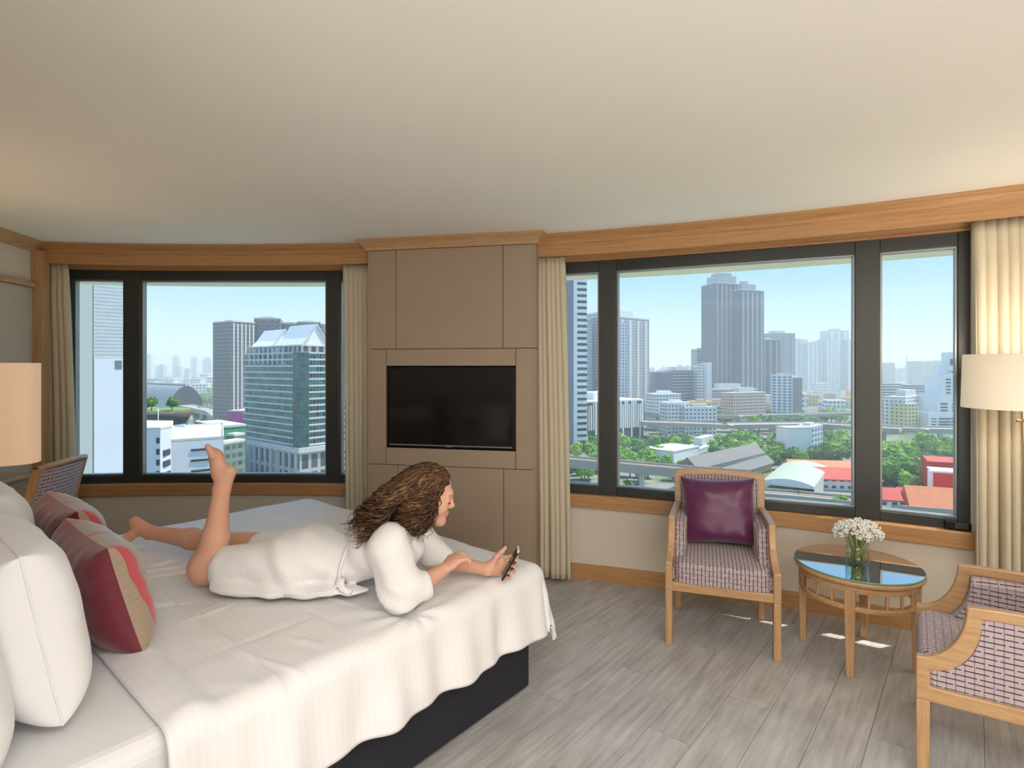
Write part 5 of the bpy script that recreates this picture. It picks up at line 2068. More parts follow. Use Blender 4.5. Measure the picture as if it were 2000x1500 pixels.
# roofs in the foreground
def gable(label, px0, d0, px1, d1, yeave, yridge, depth, wall_m, roof_m, cat='house', name='house', group=None):
    d = min(d0, d1)
    poly = foot(px0, d0, px1, d1, depth)
    ox, oy = poly[0]
    L = [Vector((x - ox, y - oy, 0)) for x, y in poly]
    ze = zy(yeave, d)
    zr = zy(yridge, (d + depth / 2))
    h = thing(name, label, cat, loc=(ox, oy, G), group=group)
    MB().prism([(p.x, p.y) for p in L], 0, ze - G).build('walls', wall_m, h)
    n = (L[3] - L[0]).normalized()
    u = (L[1] - L[0]).normalized()
    L = [L[0] - n * 1 - u * 1, L[1] - n * 1 + u * 1, L[2] + n * 1 + u * 1, L[3] + n * 1 - u * 1]
    r0, r1 = (L[0] + L[3]) / 2, (L[1] + L[2]) / 2
    e_, q = ze - G - 0.3, zr - G
    vs_ = [(p.x, p.y, e_) for p in L] + [(r0.x, r0.y, q), (r1.x, r1.y, q)]
    vs2 = [(x, y, z_ + 0.5) for x, y, z_ in vs_]
    MB().add(vs2 + vs_, [(0, 1, 5, 4), (2, 3, 4, 5), (0, 4, 3), (1, 2, 5), (7, 6, 10, 11), (9, 8, 11, 10), (0, 6, 7, 1), (2, 8, 9, 3)]).build('roof', roof_m, h)
    return h


m_tin = plain('grey_sheet_roof', (128, 124, 120), 0.7, vary=0.08, scale=0.4)
m_red = plain('red_roof', (206, 84, 74), 0.7, vary=0.08, scale=0.3)
m_orange = plain('orange_roof', (222, 134, 92), 0.7, vary=0.08, scale=0.3)
m_redwall = plain('red_cladding', (204, 70, 58), 0.6, vary=0.05, scale=0.3)
m_sage = plain('sage_vault_roof', (184, 192, 170), 0.55, vary=0.04, scale=0.2)
gable('long grey shed roof running behind the armchair back', 1362, 272, 1490, 322, 916, 894, 10, f_wh, m_tin)
gable('second long shed with pale ribs below the grey shed roof', 1420, 262, 1508, 300, 931, 915, 6, f_yl, m_tin)
gable('small tin-roofed building with a red gutter above the sheds', 1478, 338, 1512, 352, 883, 876, 10, f_wh, m_orange)
gable('long orange-roofed hall behind the sage vault', 1548, 300, 1700, 292, 922, 903, 18, f_wh, m_orange)
gable('red-roofed hall at the foot of the wide pane mullion', 1590, 276, 1720, 270, 940, 917, 16, f_wh, m_red)
gable('grey roofed store right of the tree clump', 1604, 350, 1672, 352, 905, 893, 14, f_wh, m_tin)
gable('pale roofed store left of the orange hall', 1552, 345, 1580, 345, 902, 893, 12, f_wh, m_tin)
# sage barrel vault
va = thing('vaulted_hall', 'sage-green barrel-vaulted hall roof beside the armchair', 'hall', loc=(plan(1480, 252)[0], plan(1480, 252)[1], G))
p0, p1, p2 = Vector(plan(1486, 256)), Vector(plan(1590, 244)), Vector(plan(1618, 292))
ua = (p1 - p0)
ub = (p2 - p1)
base = Vector(plan(1480, 252))
zb_v, zt_v = zy(946, 250), zy(912, 280)


def vault(u, v):
    p = p0 + ua * u + ub * v - base
    h_ = math.sin(math.pi * min(1, max(0, u))) ** 0.8
    return (p.x, p.y, zb_v - G + (zt_v - zb_v) * h_)


MB().grid(vault, 24, 6).build('vault_roof', m_sage, va, smooth=True)
MB().grid(lambda u, v: (lambda q: (q[0], q[1], (zb_v - G - 1) * (1 - v) + q[2] * v))(vault(u, 0)), 24, 2).build('front_arch', m_roofw, va)
MB().grid(lambda u, v: (lambda q: (q[0], q[1], (zb_v - G) * v))(vault(1.0, u)), 6, 2).build('side_wall', m_flat, va)
# --- narrow pane at the wide curtain
building('pale yellow apartment block in the narrow pane by the wide curtain', 1737, 520, 1770, 505, 790, 16, f_yl)
building('white balcony apartment block right of the yellow one', 1768, 510, 1812, 545, 778, 18, f_wh)
building('dark-and-white banded block above the yellow apartments', 1720, 690, 1762, 690, 750, 20, f_bd)
building('grey hazy slab on the horizon of the narrow pane', 1718, 1700, 1748, 1700, 709, 40, f_gr, plant=False)
building('broad hazy block on the horizon near the stepped white tower', 1800, 1600, 1858, 1600, 706, 60, f_gr, plant=False)
building('low dark office row before the stepped white tower', 1776, 760, 1822, 760, 752, 20, f_bg)
bt = thing('stepped_tower', 'white stepped office tower with the letters T.W. beside the wide curtain', 'building', loc=(plan(1812, 500)[0], 500, G))
ox, oy = plan(1812, 500)


def tw_box(nm, a, b, y0_, y1_, d, dep, mat):
    pl = [(x - ox, y - oy) for x, y in foot(a, d, b, d, dep)]
    return MB().prism(pl, max(0.0, zy(y1_, d) - G), zy(y0_, d) - G).build(nm, mat, bt)


tw_box('podium', 1813, 1900, 806, 870, 500, 30, m_roofw)
tw_box('middle_block', 1831, 1900, 772, 806, 504, 26, m_roofw)
tw_box('tower_block', 1841, 1900, 732, 772, 508, 22, m_roofw)
tw_box('head', 1853, 1890, 714, 732, 510, 18, m_roofw)
tw_box('lantern', 1858, 1880, 688, 714, 512, 12, m_roofw)
for y in (741, 747.5, 754.5, 761, 767.5):
    tw_box('window_strip', 1848.5, 1857, y - 1.6, y + 1.6, 507.5, 1, m_dark)
    tw_box('window_strip', 1862, 1872, y - 1.6, y + 1.6, 507.5, 1, m_dark)
for y in (789, 795.5, 802):
    tw_box('window_strip', 1838, 1851, y - 1.7, y + 1.7, 503.5, 1, m_dark)
    tw_box('window_strip', 1861, 1872, y - 1.7, y + 1.7, 503.5, 1, m_dark)
for y in (818, 824, 829.5, 835):
    tw_box('window_strip', 1834, 1856, y - 1.5, y + 1.5, 499.5, 1, m_dark)
    tw_box('window_strip', 1858, 1878, y - 1.5, y + 1.5, 499.5, 1, m_dark)
    tw_box('window_strip', 1820, 1829, y - 1.0, y + 1.0, 499.5, 1, m_dark)
tw_box('sign_panel', 1857, 1867, 701, 714, 509, 1, plain('maroon_sign', (112, 84, 98), 0.6))


def lettering(txt, parent, loc, size, mat, rotz=0.0, depth=0.05):
    cu = bpy.data.curves.new('lettering', 'FONT')
    cu.body, cu.size, cu.extrude = txt, size, depth
    cu.align_x = 'CENTER'
    cu.resolution_u = 3
    tmp = bpy.data.objects.new('lettering_tmp', cu)
    C.objects.link(tmp)
    dg = bpy.context.evaluated_depsgraph_get()
    dg.update()
    me = bpy.data.meshes.new_from_object(tmp.evaluated_get(dg))
    bpy.data.objects.remove(tmp)
    me.materials.clear()
    me.materials.append(mat)
    o = link('lettering', me, parent)
    o.matrix_local = Matrix.Translation(loc) @ Matrix.Rotation(rotz, 4, 'Z') @ Matrix.Rotation(math.pi / 2, 4, 'X')
    return o


m_ink = plain('dark_letter', (50, 52, 60), 0.6)
_q = at(1859.5, 729, 507)
lettering('T.W.', bt, (_q.x - ox, _q.y - oy, _q.z - G), 3.4, m_ink, 0, 0.2)
# antenna mast
an = thing('antenna_mast', 'thin lattice antenna mast on the hazy horizon', 'mast', loc=(at(1771, 700, 1200).x, 1200, G))
MB().tube([(0, 0, 0), (0, 0, zy(693, 1200) - G)], [2.4, 0.5], 6).build('mast', m_flat, an)
MB().box((-3, -1, zy(722, 1200) - G), (3, 1, zy(719, 1200) - G)).build('platform', m_flat, an)
# red temple-like pavilion and red roofs
rp = gable('red pavilion wall with a white border under a pink roof', 1816, 246, 1900, 240, 906, 896, 14, m_redwall, m_red, 'pavilion', 'pavilion')
wf = thing('red_wall', 'tall red gable wall edged in white beside the wide curtain', 'building', loc=(plan(1820, 225)[0], plan(1820, 225)[1], G))
ox, oy = plan(1820, 225)
pl = [(x - ox, y - oy) for x, y in foot(1820, 225, 1910, 218, 10)]
MB().prism(pl, 0, zy(925, 222) - G).build('wall', m_redwall, wf)
MB().prism(inset(pl, 1.03), zy(925, 222) - G, zy(921.5, 222) - G).build('coping', m_roofw, wf)
pl2 = [(x - ox, y - oy) for x, y in foot(1818.5, 224, 1822.5, 224, 2)]
MB().prism(pl2, 0, zy(922, 222) - G).build('edge_band', m_roofw, wf)
gable('orange-red tiled roof sloping below the red gable wall', 1782, 212, 1920, 204, 1004, 958, 14, f_wh, m_orange)
gable('small red hipped roof at the mullion foot', 1716, 214, 1758, 212, 978, 955, 9, f_wh, m_red)
gable('little red roof between the hipped roof and the orange tiles', 1760, 220, 1790, 218, 975, 955, 8, f_wh, m_red)
for i, (a, b, y, d) in enumerate(((1716, 1744, 905, 300), (1714, 1746, 915, 288), (1722, 1752, 924, 280), (1742, 1758, 928, 276))):
    gable('white sheet-roofed shed under the narrow-pane trees, the %s one down' % ('first second third fourth'.split()[i]), a, d, b, d - 3, y + 6, y, 9, f_wh, m_tin, group='white sheds under the trees in the narrow pane')

# --- view through the window behind the raised foot
# white blank tower in the left-most pane
wt = thing('white_tower', 'white blank-walled tower filling the narrow pane by the desk chair', 'building', loc=(plan(182, 66)[0], 66, G))
ox, oy = plan(182, 66)
m_cream = plain('cream_render', (202, 199, 188), 0.8, vary=0.02, scale=0.3)
m_whitew = plain('white_render', (208, 209, 216), 0.8, vary=0.015, scale=0.3)
pl = [(x - ox, y - oy) for x, y in foot(182, 66, 300, 70, 14)]
pl[1], pl[2] = (plan(256, 69)[0] - ox, 69 - oy), (plan(248, 83)[0] - ox, 83 - oy)
MB().prism(pl, 0, 96).build('body', m_whitew, wt)
pl3 = [(x - ox, y - oy) for x, y in (plan(80, 63), plan(181, 65.6), plan(176, 78), plan(80, 76))]
MB().prism(pl3, 0, 98).build('cream_wall', m_cream, wt)
d01 = Vector((pl[1][0] - pl[0][0], pl[1][1] - pl[0][1])).normalized()
nn = Vector((d01.y, -d01.x))
L01 = math.hypot(pl[1][0] - pl[0][0], pl[1][1] - pl[0][1])


def wtbox(nm, s0, s1, z0, z1, out, mat):
    a, b = Vector(pl[0]) + d01 * s0, Vector(pl[0]) + d01 * s1
    q = [a + nn * out, b + nn * out, b - nn * 0.05, a - nn * 0.05]
    return MB().prism([tuple(p) for p in q], z0, z1).build(nm, mat, wt)


zsp = zy(700, 66) - G
wtbox('lower_wall', 0.05, L01, 0, zsp, 0.16, m_whitew)
m_slat = plain('grey_siding', (188, 191, 192), 0.7, vary=0.06, scale=1.2)
k = zsp + 0.03
while k < zy(520, 66) - G:
    wtbox('siding_slat', 0.02, L01, k, k + 0.36, 0.05, m_slat)
    k += 0.43
wtbox('service_window', 2.15, 2.85, zy(721, 66) - G, zy(704, 66) - G, 0.20, plain('grey_louvre', (120, 124, 128), 0.6))
# white office with windows
wo = thing('white_office', 'low white office building with dark windows behind the raised foot', 'building', loc=(plan(270, 140)[0], 140, G))
ox, oy = plan(270, 140)
la = [(x - ox, y - oy) for x, y in (plan(240, 139), plan(313, 140), plan(336, 146), plan(338, 158), plan(250, 160))]
zl = zy(839, 140) - G
MB().prism(la, 0, zl).build('stair_wing', m_whitew, wo)
MB().prism(inset(la, 1.015), zl, zl + 0.5).build('parapet', m_cream, wo)
lb = [(x - ox, y - oy) for x, y in (plan(334, 145.5), plan(437, 153), plan(437, 190), plan(338, 180))]
zr_ = zy(868, 142) - G
MB().prism(lb, 0, zr_).build('main_wing', m_whitew, wo)
MB().prism(lb, zr_, zr_ + 0.25).build('roof', m_roofw, wo)
for i in range(4):
    a, b = Vector(lb[i]), Vector(lb[(i + 1) % 4])
    d_ = (b - a).normalized()
    n_ = Vector((-d_.y, d_.x)) * 0.35
    MB().prism([tuple(a), tuple(b), tuple(b + n_), tuple(a + n_)], zr_, zr_ + 0.8).build('parapet', m_cream, wo)


def wall_win(nm, p0_, p1_, px0, px1, y0_, y1_, mat, d, par, oxy, out=0.15):
    a, b = Vector(plan(px0, d[0])), Vector(plan(px1, d[1]))
    o2 = Vector(oxy)
    d_ = (b - a).normalized()
    n_ = Vector((d_.y, -d_.x)) * out
    dm = (d[0] + d[1]) / 2
    return MB().prism([tuple(a + n_ - o2), tuple(b + n_ - o2), tuple(b - o2 - n_), tuple(a - o2 - n_)], zy(y1_, dm) - G, zy(y0_, dm) - G).build(nm, mat, par)


for y in (855, 877, 898, 920):
    wall_win('window', 0, 0, 305.5, 311.5, y, y + 11, m_dark, (139.8, 139.9), wo, (ox, oy))
    if y > 860:
        wall_win('window', 0, 0, 318.5, 331, y + 1, y + 12, m_dark, (141.3, 144.8), wo, (ox, oy), 0.25)
for y in (876, 896.5, 917):
    wall_win('window', 0, 0, 373, 412, y, y + 4, m_dark, (148.2, 151.0), wo, (ox, oy), 0.2)
fp = thing('flagpole', 'white flagpole on the roof of the white office', 'pole', loc=(plan(309, 148)[0], 148, zy(838, 140)))
MB().tube([(0, 0, 0), (0, 0, 4.6)], 0.09, 6).build('pole', m_roofw, fp)
# green glass tower
gt = thing('glass_tower', 'green glass tower with white floor bands and two gabled white roofs', 'building', loc=(plan(587, 280)[0], 280, G))
ox, oy = plan(587, 280)
GA = (Vector(plan(478, 318)) - Vector(plan(587, 280)))
LA_ = GA.length
GA.normalize()
GB = Vector((-GA.y, GA.x))
if GB.y < 0:
    GB = -GB
LB_ = 46.0
f_green = facade('green_glass_face', (120, 150, 142), (44, 96, 92), 2.9, 1.9, (0.10, 0.94), (0.04, 0.98), 0.35, 0.6)
f_gdark = facade('dark_green_glass', (58, 92, 92), (40, 78, 80), 2.4, 1.6, (0.08, 0.94), (0.06, 0.95), 0.3, 0.4)
m_bandw = plain('white_band', (206, 204, 206), 0.7, vary=0.03, scale=0.4)


def gq(a0, a1, b0, b1):
    return [tuple(GA * a1 + GB * b0), tuple(GA * a0 + GB * b0), tuple(GA * a0 + GB * b1), tuple(GA * a1 + GB * b1)]


zpod, ztop = zy(872, 280) - G, zy(690, 280) - G
MB().prism(gq(0.2, LA_, 0.2, LB_), zpod, ztop).build('glass_body', f_green, gt)
nfl = 14
for i in range(nfl + 1):
    z0_ = zpod + (ztop - zpod) * i / nfl
    MB().prism(gq(-0.7, LA_ + 0.7, -0.7, LB_ + 0.7), z0_ - 0.1, z0_ + 0.75).build('floor_band', m_bandw, gt)
MB().prism(gq(-1.2, 5.4, -1.2, 4.0), zpod - 1, ztop + 0.5).build('corner_bay', f_gdark, gt)
MB().prism(gq(-2.2, LA_ + 2, -2.2, LB_ + 2), zpod - 3.2, zpod - 0.6).build('cornice', m_bandw, gt)
f_pod = facade('podium_face', (196, 194, 192), (88, 92, 96), 9.0, 5.2, (0.18, 0.86), (0.06, 0.86), 0.5)
MB().prism(gq(-1, LA_ + 1, -1, LB_ + 1), 0, zpod - 3.0).build('podium', f_pod, gt)
for i in range(10):
    a = 1.5 + (LA_ - 3) * i / 9
    MB().prism(gq(a - 0.7, a + 0.7, -2.0, -0.9), 0, zpod - 3.1).build('podium_column', m_bandw, gt)
# attic storey with columns
MB().prism(gq(1.5, LA_ - 1.5, 1.5, LB_ - 1.5), ztop, ztop + 4.2).build('attic', facade('attic_face', (196, 194, 194), (70, 72, 74), 4.2, 4.4, (0.2, 0.8), (0.2, 0.9)), gt)
for i in range(12):
    a = 1.5 + (LA_ - 3) * i / 11
    if 0.25 < i / 11 < 0.95:
        MB().prism(gq(a - 0.5, a + 0.5, -0.6, 0.4), ztop - 5.5, ztop + 3.2).build('attic_column', m_bandw, gt)
m_gab = plain('silver_white_roof', (240, 238, 236), 0.6, vary=0.03, scale=0.3)


def gable_roof(a0, a1, b0, b1, ze, zr, nm):
    bm_ = (b0 + b1) / 2
    e3 = lambda a, b, z_: (GA.x * a + GB.x * b, GA.y * a + GB.y * b, z_)
    c1, c2 = b0 + (bm_ - b0) * 0.45, b1 - (b1 - bm_) * 0.45
    zm = ze + (zr - ze) * 0.36
    ring0 = [e3(a0, b0, ze), e3(a0, c1, zm), e3(a0, bm_, zr), e3(a0, c2, zm), e3(a0, b1, ze)]
    ring1 = [e3(a1, b0, ze), e3(a1, c1, zm), e3(a1, bm_, zr), e3(a1, c2, zm), e3(a1, b1, ze)]
    fs = [(i, i + 1, 6 + i, 5 + i) for i in range(4)] + [(0, 4, 3, 2, 1), (5, 6, 7, 8, 9)]
    r_ = MB().add(ring0 + ring1, fs).build(nm, m_gab, gt)
    # proud barge boards on the gable end
    for s0_, s1_ in ((0, 1), (1, 2), (2, 3), (3, 4)):
        p_, q_ = Vector(ring0[s0_]), Vector(ring0[s1_])
        o_ = Vector((-GA.x * 0.8, -GA.y * 0.8, 0))
        up = Vector((0, 0, 0.7))
        MB().hexa([tuple(v) for v in (p_ + o_ - up * 1.2, q_ + o_ - up * 1.2, q_ - up * 1.2, p_ - up * 1.2, p_ + o_ + up * 0.4, q_ + o_ + up * 0.4, q_ + up * 0.4, p_ + up * 0.4)]).build('barge_board', m_bandw, r_)
    return r_


za = ztop + 4.0
gable_roof(1.0, 27.0, 1.0, 18.0, za, zy(633, 290) - G, 'gable_roof')
gable_roof(33.0, 56.0, 1.0, 18.0, za, zy(641, 300) - G, 'gable_roof')
MB().prism(gq(0.5, LA_ - 0.5, 0.5, LB_ - 0.5), za - 0.2, za + 0.5).build('roof_slab', m_bandw, gt)
# tall brown-grey towers behind it
f_br = facade('brown_grey_tower_face', (142, 136, 138), (72, 70, 76), 3.0, 2.4, (0.25, 0.8), (0.25, 0.8))
building('tall grey apartment tower rising behind the gabled green tower', 452, 420, 498, 436, 628, 26, f_br, fins=6, fin_mat=m_flat)
building('stepped brown crown section of the tower behind the gables', 496, 440, 548, 446, 622, 30, f_br, fins=3, fin_mat=f_br)
building('grey apartment wing between the two gables', 545, 452, 584, 455, 632, 26, f_br)
building('brown tower top above the right-hand gable', 584, 450, 626, 458, 629, 30, f_br)
building('pale side of the brown tower at the window frame', 624, 462, 690, 470, 634, 30, f_gr)
# magenta and green low blocks
building('magenta cubic building beside the green tower', 445, 330, 480, 326, 805, 22, plain('magenta_wall', (206, 98, 168), 0.7, vary=0.03, scale=0.2), plant=False)
bg, poly, zt = building('long green-netted building behind the white office', 381, 214, 430, 198, 836, 9, plain('green_netting', (92, 158, 118), 0.8, vary=0.1, scale=0.5), plant=False)
building('green-netted end block next to the green tower', 431, 199, 470, 204, 838, 9, plain('green_netting_two', (104, 170, 120), 0.8, vary=0.1, scale=0.5), plant=False)
building('grey netted building shell in front of the green-netted block', 438, 178, 478, 186, 868, 4, facade('shell_face', (128, 136, 132), (78, 98, 92), 2.8, 2.6), plant=False)
building('half-finished frame beside the green tower podium', 458, 192, 478, 196, 852, 4, facade('open_frame_face', (120, 132, 124), (70, 92, 78), 2.8, 3.2), plant=False)
# round garden building with sign
gb = thing('garden_building', 'round dark building with a planted roof terrace and a blue sign', 'building', loc=(plan(305, 200)[0], 200, G))
m_brown = plain('dark_brown_wall', (104, 94, 90), 0.8, vary=0.1, scale=0.5)
zg = zy(806, 190) - G
MB().lathe([(0, zg), (11.5, zg), (12.0, zg - 0.6), (10.5, zg - 3.0), (9.0, zg - 5.5), (9.0, 0)], 32).build('drum', m_brown, gb, smooth=True)
MB().lathe([(0, zg + 0.3), (11.0, zg + 0.3), (11.0, zg)], 32).build('lawn', plain('roof_lawn', (120, 142, 82), 0.9, vary=0.15, scale=0.6), gb)
sg = thing('shop_sign', 'blue and white letter sign beneath the round garden building', 'sign', loc=tuple(at(348.5, 836.5, 180)))
MB().box((-2.1, 0, -1.2), (2.1, 0.3, 1.2)).build('board', plain('pale_blue_board', (196, 214, 232), 0.6), sg).matrix_local = Matrix.Rotation(math.radians(-8), 4, 'Y')
lettering('DHEKADO', sg, (0, -0.05, -0.35), 0.95, plain('blue_letter', (44, 74, 140), 0.6), 0, 0.04).matrix_local = Matrix.Rotation(math.radians(-8), 4, 'Y') @ Matrix.Translation((0, -0.06, -0.36)) @ Matrix.Rotation(math.pi / 2, 4, 'X')
# railway station vault and its viaduct
stn = thing('railway_station', 'huge grey vaulted railway station roof in the hazy distance', 'station', loc=(plan(300, 640)[0], 640, G))
s0_, s1_, s2_ = Vector(plan(398, 620)), Vector(plan(330, 600)), Vector(plan(120, 820))
bo = Vector(plan(300, 640))
zsb, zst = zy(795, 620), zy(752, 640)
sa_ = s1_ - s0_
sb_ = s2_ - s1_


def stv(u, v):
    p = s0_ + sa_ * u + sb_ * v - bo
    return (p.x, p.y, zsb - G + (zst - zsb) * max(0.0, math.sin(math.pi * u)) ** 0.6)


MB().grid(stv, 24, 10).build('vault_roof', plain('grey_metal_roof', (146, 150, 152), 0.5, vary=0.05, scale=0.05), stn, smooth=True)
MB().grid(lambda u, v: (lambda q: (q[0], q[1], (zsb - G - 4) * (1 - v) + q[2] * v))(stv(u, 0)), 24, 2).build('end_arch', m_dark, stn)
for k in range(3):
    MB().tube([Vector(stv(0.45 + 0.03 * k, j / 8)) + Vector((0, 0, 0.8)) for j in range(9)], 1.2, 5).build('ridge_strip', m_roofw if k % 2 else m_bluegrey, stn)
viaduct('railway_viaduct', 'railway viaduct leading out of the vaulted station', [plan(350, 620), plan(420, 520), plan(470, 380), plan(500, 320)], 16, zy(792, 600), 3.0, m_road)

# --- far skyline, all the way round
rn = random.Random(12)
far0 = None
far_meshes = []
for k in range(5):
    w_, h_, dp = (22, 26, 18, 34, 24)[k], (70, 95, 60, 46, 110)[k], 24
    mb = MB().prism([(-w_ / 2, 0), (w_ / 2, 0), (w_ / 2, dp), (-w_ / 2, dp)], 0, h_)
    mb.prism([(-w_ / 4, 4), (w_ / 4, 4), (w_ / 4, dp - 4), (-w_ / 4, dp - 4)], h_, h_ + 5)
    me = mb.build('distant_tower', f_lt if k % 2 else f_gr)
    far_meshes.append(me.data)
    bpy.data.objects.remove(me)


FAR_LOOK = ['slim', 'broad', 'stubby', 'wide low', 'tall']
FAR_N = {}


def far_tower(px, d, sx, sz, k, label, group):
    FAR_N[group] = FAR_N.get(group, 0) + 1
    label = FAR_LOOK[k] + ' ' + label + ', number %s from the left' % ('one two three four five six seven eight nine ten'.split()[FAR_N[group] - 1])
    o = link('distant_tower', far_meshes[k])
    x, y = plan(px, d)
    o.location, o.scale = (x, y, G), (sx, 1, sz)
    return tag(o, label, 'building', group)


LAB1 = 'hazy skyline block behind the raised foot'
for px, d, k, sz in ((288, 2300, 1, 1.15), (307, 2500, 3, 1.3), (314, 2400, 0, 0.95), (341, 2600, 4, 1.0), (346, 2300, 0, 0.85), (364, 2250, 2, 0.85), (378, 2400, 1, 1.05), (404, 2350, 3, 2.0), (432, 2700, 3, 2.1), (445, 2500, 2, 0.9)):
    far_tower(px, d, rn.uniform(0.9, 1.2), sz, k, LAB1, 'pale skyline in the window behind the raised foot')
LAB2 = 'hazy skyline block low in the wide pane'
for px, d, k, sz in ((1275, 2200, 2, 0.9), (1300, 2400, 3, 1.2), (1310, 2300, 0, 0.8), (1330, 2500, 2, 1.1), (1345, 2400, 0, 0.9)):
    far_tower(px, d, rn.uniform(0.9, 1.2), sz, k, LAB2, 'pale skyline low in the wide pane')
LAB3 = 'hazy skyline block in the narrow pane'
for px, d, k, sz in ((1725, 2200, 3, 1.4), (1752, 2300, 2, 0.85), (1766, 2300, 0, 0.75), (1782, 2100, 1, 0.7), (1792, 2200, 0, 0.8), (1806, 1900, 2, 1.1), (1818, 2000, 1, 0.8), (1835, 2100, 4, 0.75), (1848, 2000, 0, 1.0)):
    far_tower(px, d, rn.uniform(0.9, 1.2), sz, k, LAB3, 'pale skyline in the narrow pane')

# low houses scattered through the middle distance
house_m = []
HOUSE_LOOK = ['white, tin-roofed', 'pink, red-roofed', 'all-white flat-roofed', 'grey tin-roofed', 'yellow orange-roofed']


def zone(px, cuts):
    for lim, txt in cuts:
        if px < lim:
            return txt
    return cuts[-1][1]


for k, (wl, rf) in enumerate(((f_wh, m_tin), (f_pk, m_red), (f_wh, m_roofw), (f_gr, m_tin), (f_yl, m_orange))):
    mb = MB().prism([(-8, 0), (8, 0), (8, 12), (-8, 12)], 0, 9 + 2 * (k % 3), 0)
    mb.prism([(-8.6, -0.6), (8.6, -0.6), (8.6, 12.6), (-8.6, 12.6)], 9 + 2 * (k % 3), 9.8 + 2 * (k % 3), 1)
    o = mb.build('low_house', [wl, rf])
    house_m.append(o.data)
    bpy.data.objects.remove(o)
occ = []


def scatter(n, pxr, dr, label, group, seed, smin=0.7, smax=1.6, cuts=((9999, ''),)):
    rn = random.Random(seed)
    for _ in range(n):
        px = rn.uniform(*pxr)
        d = math.exp(rn.uniform(math.log(dr[0]), math.log(dr[1])))
        k_ = rn.randrange(len(house_m))
        o = link('low_house', house_m[k_])
        x, y = plan(px, d)
        s = rn.uniform(smin, smax)
        o.location, o.scale = (x, y, G), (s, s, s * rn.uniform(0.7, 1.3))
        o.rotation_euler = (0, 0, rn.uniform(-0.5, 0.5))
        far_ = 'distant ' if d > math.sqrt(dr[0] * dr[1]) else 'nearer '
        tag(o, far_ + HOUSE_LOOK[k_] + ' ' + label + ' ' + zone(px, cuts), 'house', group)


scatter(46, (1260, 1672), (560, 1300), 'low block', 'low-rise town in the wide pane', 1, cuts=((1330, 'right of the stepped high-rise'), (1400, 'below the banded office'), (1500, 'below the twin skyscrapers'), (1590, 'around the glassy apartment tower'), (9999, 'below the pale tower cluster')))
scatter(26, (1716, 1860), (560, 1500), 'low block', 'low-rise town in the narrow pane', 2, cuts=((1765, 'above the yellow apartments'), (1812, 'above the white balcony block'), (9999, 'beside the stepped T.W. tower')))
scatter(22, (285, 450), (900, 2000), 'low block', 'low-rise town beyond the station', 3, 1.0, 2.4, cuts=((340, 'over the vaulted station roof'), (400, 'right of the station arch'), (9999, 'next to the grey apartment tower')))

# ---------------------------------------------------------------- trees
def leaf_mat(name, c0, c1):
    t = NT(name)
    oi = t.n('ObjectInfo')
    f = t.noise(t.coord('Object'), 1.6, 4)
    g_ = t.math('ADD', t.math('MULTIPLY', f, 0.8), t.math('MULTIPLY', oi.outputs['Random'], 0.3))
    t.bsdf(t.ramp(g_, [(0.3, lin(c0)), (0.75, lin(c1))]), 0.8, spec=0.15)
    return t.m


m_leaf = leaf_mat('fresh_green_leaves', (92, 134, 50), (152, 186, 78))
m_leaf2 = leaf_mat('deep_green_leaves', (62, 102, 52), (108, 146, 72))
m_bark = plain('bark', (92, 80, 66), 0.9)
tree_src = []
for k in range(6):
    rn = random.Random(100 + k)
    mb = MB()
    rx, rz = rn.uniform(0.85, 1.15), rn.uniform(0.75, 1.15)
    lobes = [(Vector((rn.uniform(-.45, .45) * rx, rn.uniform(-.45, .45) * rx, rn.uniform(-.25, .45) * rz)), rn.uniform(0.40, 0.62)) for _ in range(7)]
    for j in range(170):
        c, r = rn.choice(lobes)
        v = Vector((rn.gauss(0, 1), rn.gauss(0, 1), rn.gauss(0.15, 1))).normalized() * r * rn.uniform(0.72, 1.05)
        p = c + v
        s = rn.uniform(0.07, 0.15)
        M_ = Matrix.Translation(p + Vector((0, 0, 1.15))) @ Matrix.Rotation(rn.uniform(0, 6.28), 4, Vector((rn.random() + .01, rn.random(), rn.random())).normalized()) @ Matrix.Diagonal((s, s, s * 0.7, 1))
        mb.add(IV, IF, None, 0, M_)
    for c, r in lobes:
        mb.add(IV, IF, None, 0, Matrix.Translation(c + Vector((0, 0, 1.15))) @ Matrix.Diagonal((r * 0.86,) * 3 + (1,)))
    crown = mb.build('crown', m_leaf if k % 2 == 0 else m_leaf2)
    trunk = MB().tube([(0, 0, 0), (0.03, 0, 0.5), (0, 0, 1.0)], [0.07, 0.05, 0.04], 6).build('trunk', m_bark)
    tree_src.append((crown.data, trunk.data))
    bpy.data.objects.remove(crown)
    bpy.data.objects.remove(trunk)


def tree(px, d, s, k, label, group, zbase=G):
    x, y = plan(px, d)
    T = thing('tree', label, 'tree', group=group, loc=(x, y, zbase))
    T.scale = (s, s, s)
    T.rotation_euler = (0, 0, (px * 7 + d) % 6.28)
    cr, tr = tree_src[k]
    link('crown', cr, T)
    link('trunk', tr, T)
    return T


def grove(n, pxr, dr, label, group, seed, s=(4.0, 6.5), lin_d=False):
    rn = random.Random(seed)
    for i in range(n):
        px = pxr[0] + (pxr[1] - pxr[0]) * (i + rn.uniform(0, 1)) / n
        d = rn.uniform(*dr)
        sz, k_ = rn.uniform(*s), rn.randrange(6)
        f_ = (px - pxr[0]) / (pxr[1] - pxr[0])
        w1 = 'bright' if k_ % 2 == 0 else 'deep green'
        w2 = 'tall' if sz > (s[0] + s[1]) / 2 else 'small'
        w3 = ', nearer' if d < (dr[0] + dr[1]) / 2 else ', farther'
        w4 = ', left end' if f_ < 0.33 else (', middle' if f_ < 0.67 else ', right end')
        tree(px, d, sz, k_, w2 + ' ' + w1 + ' ' + label + w4 + w3, group)


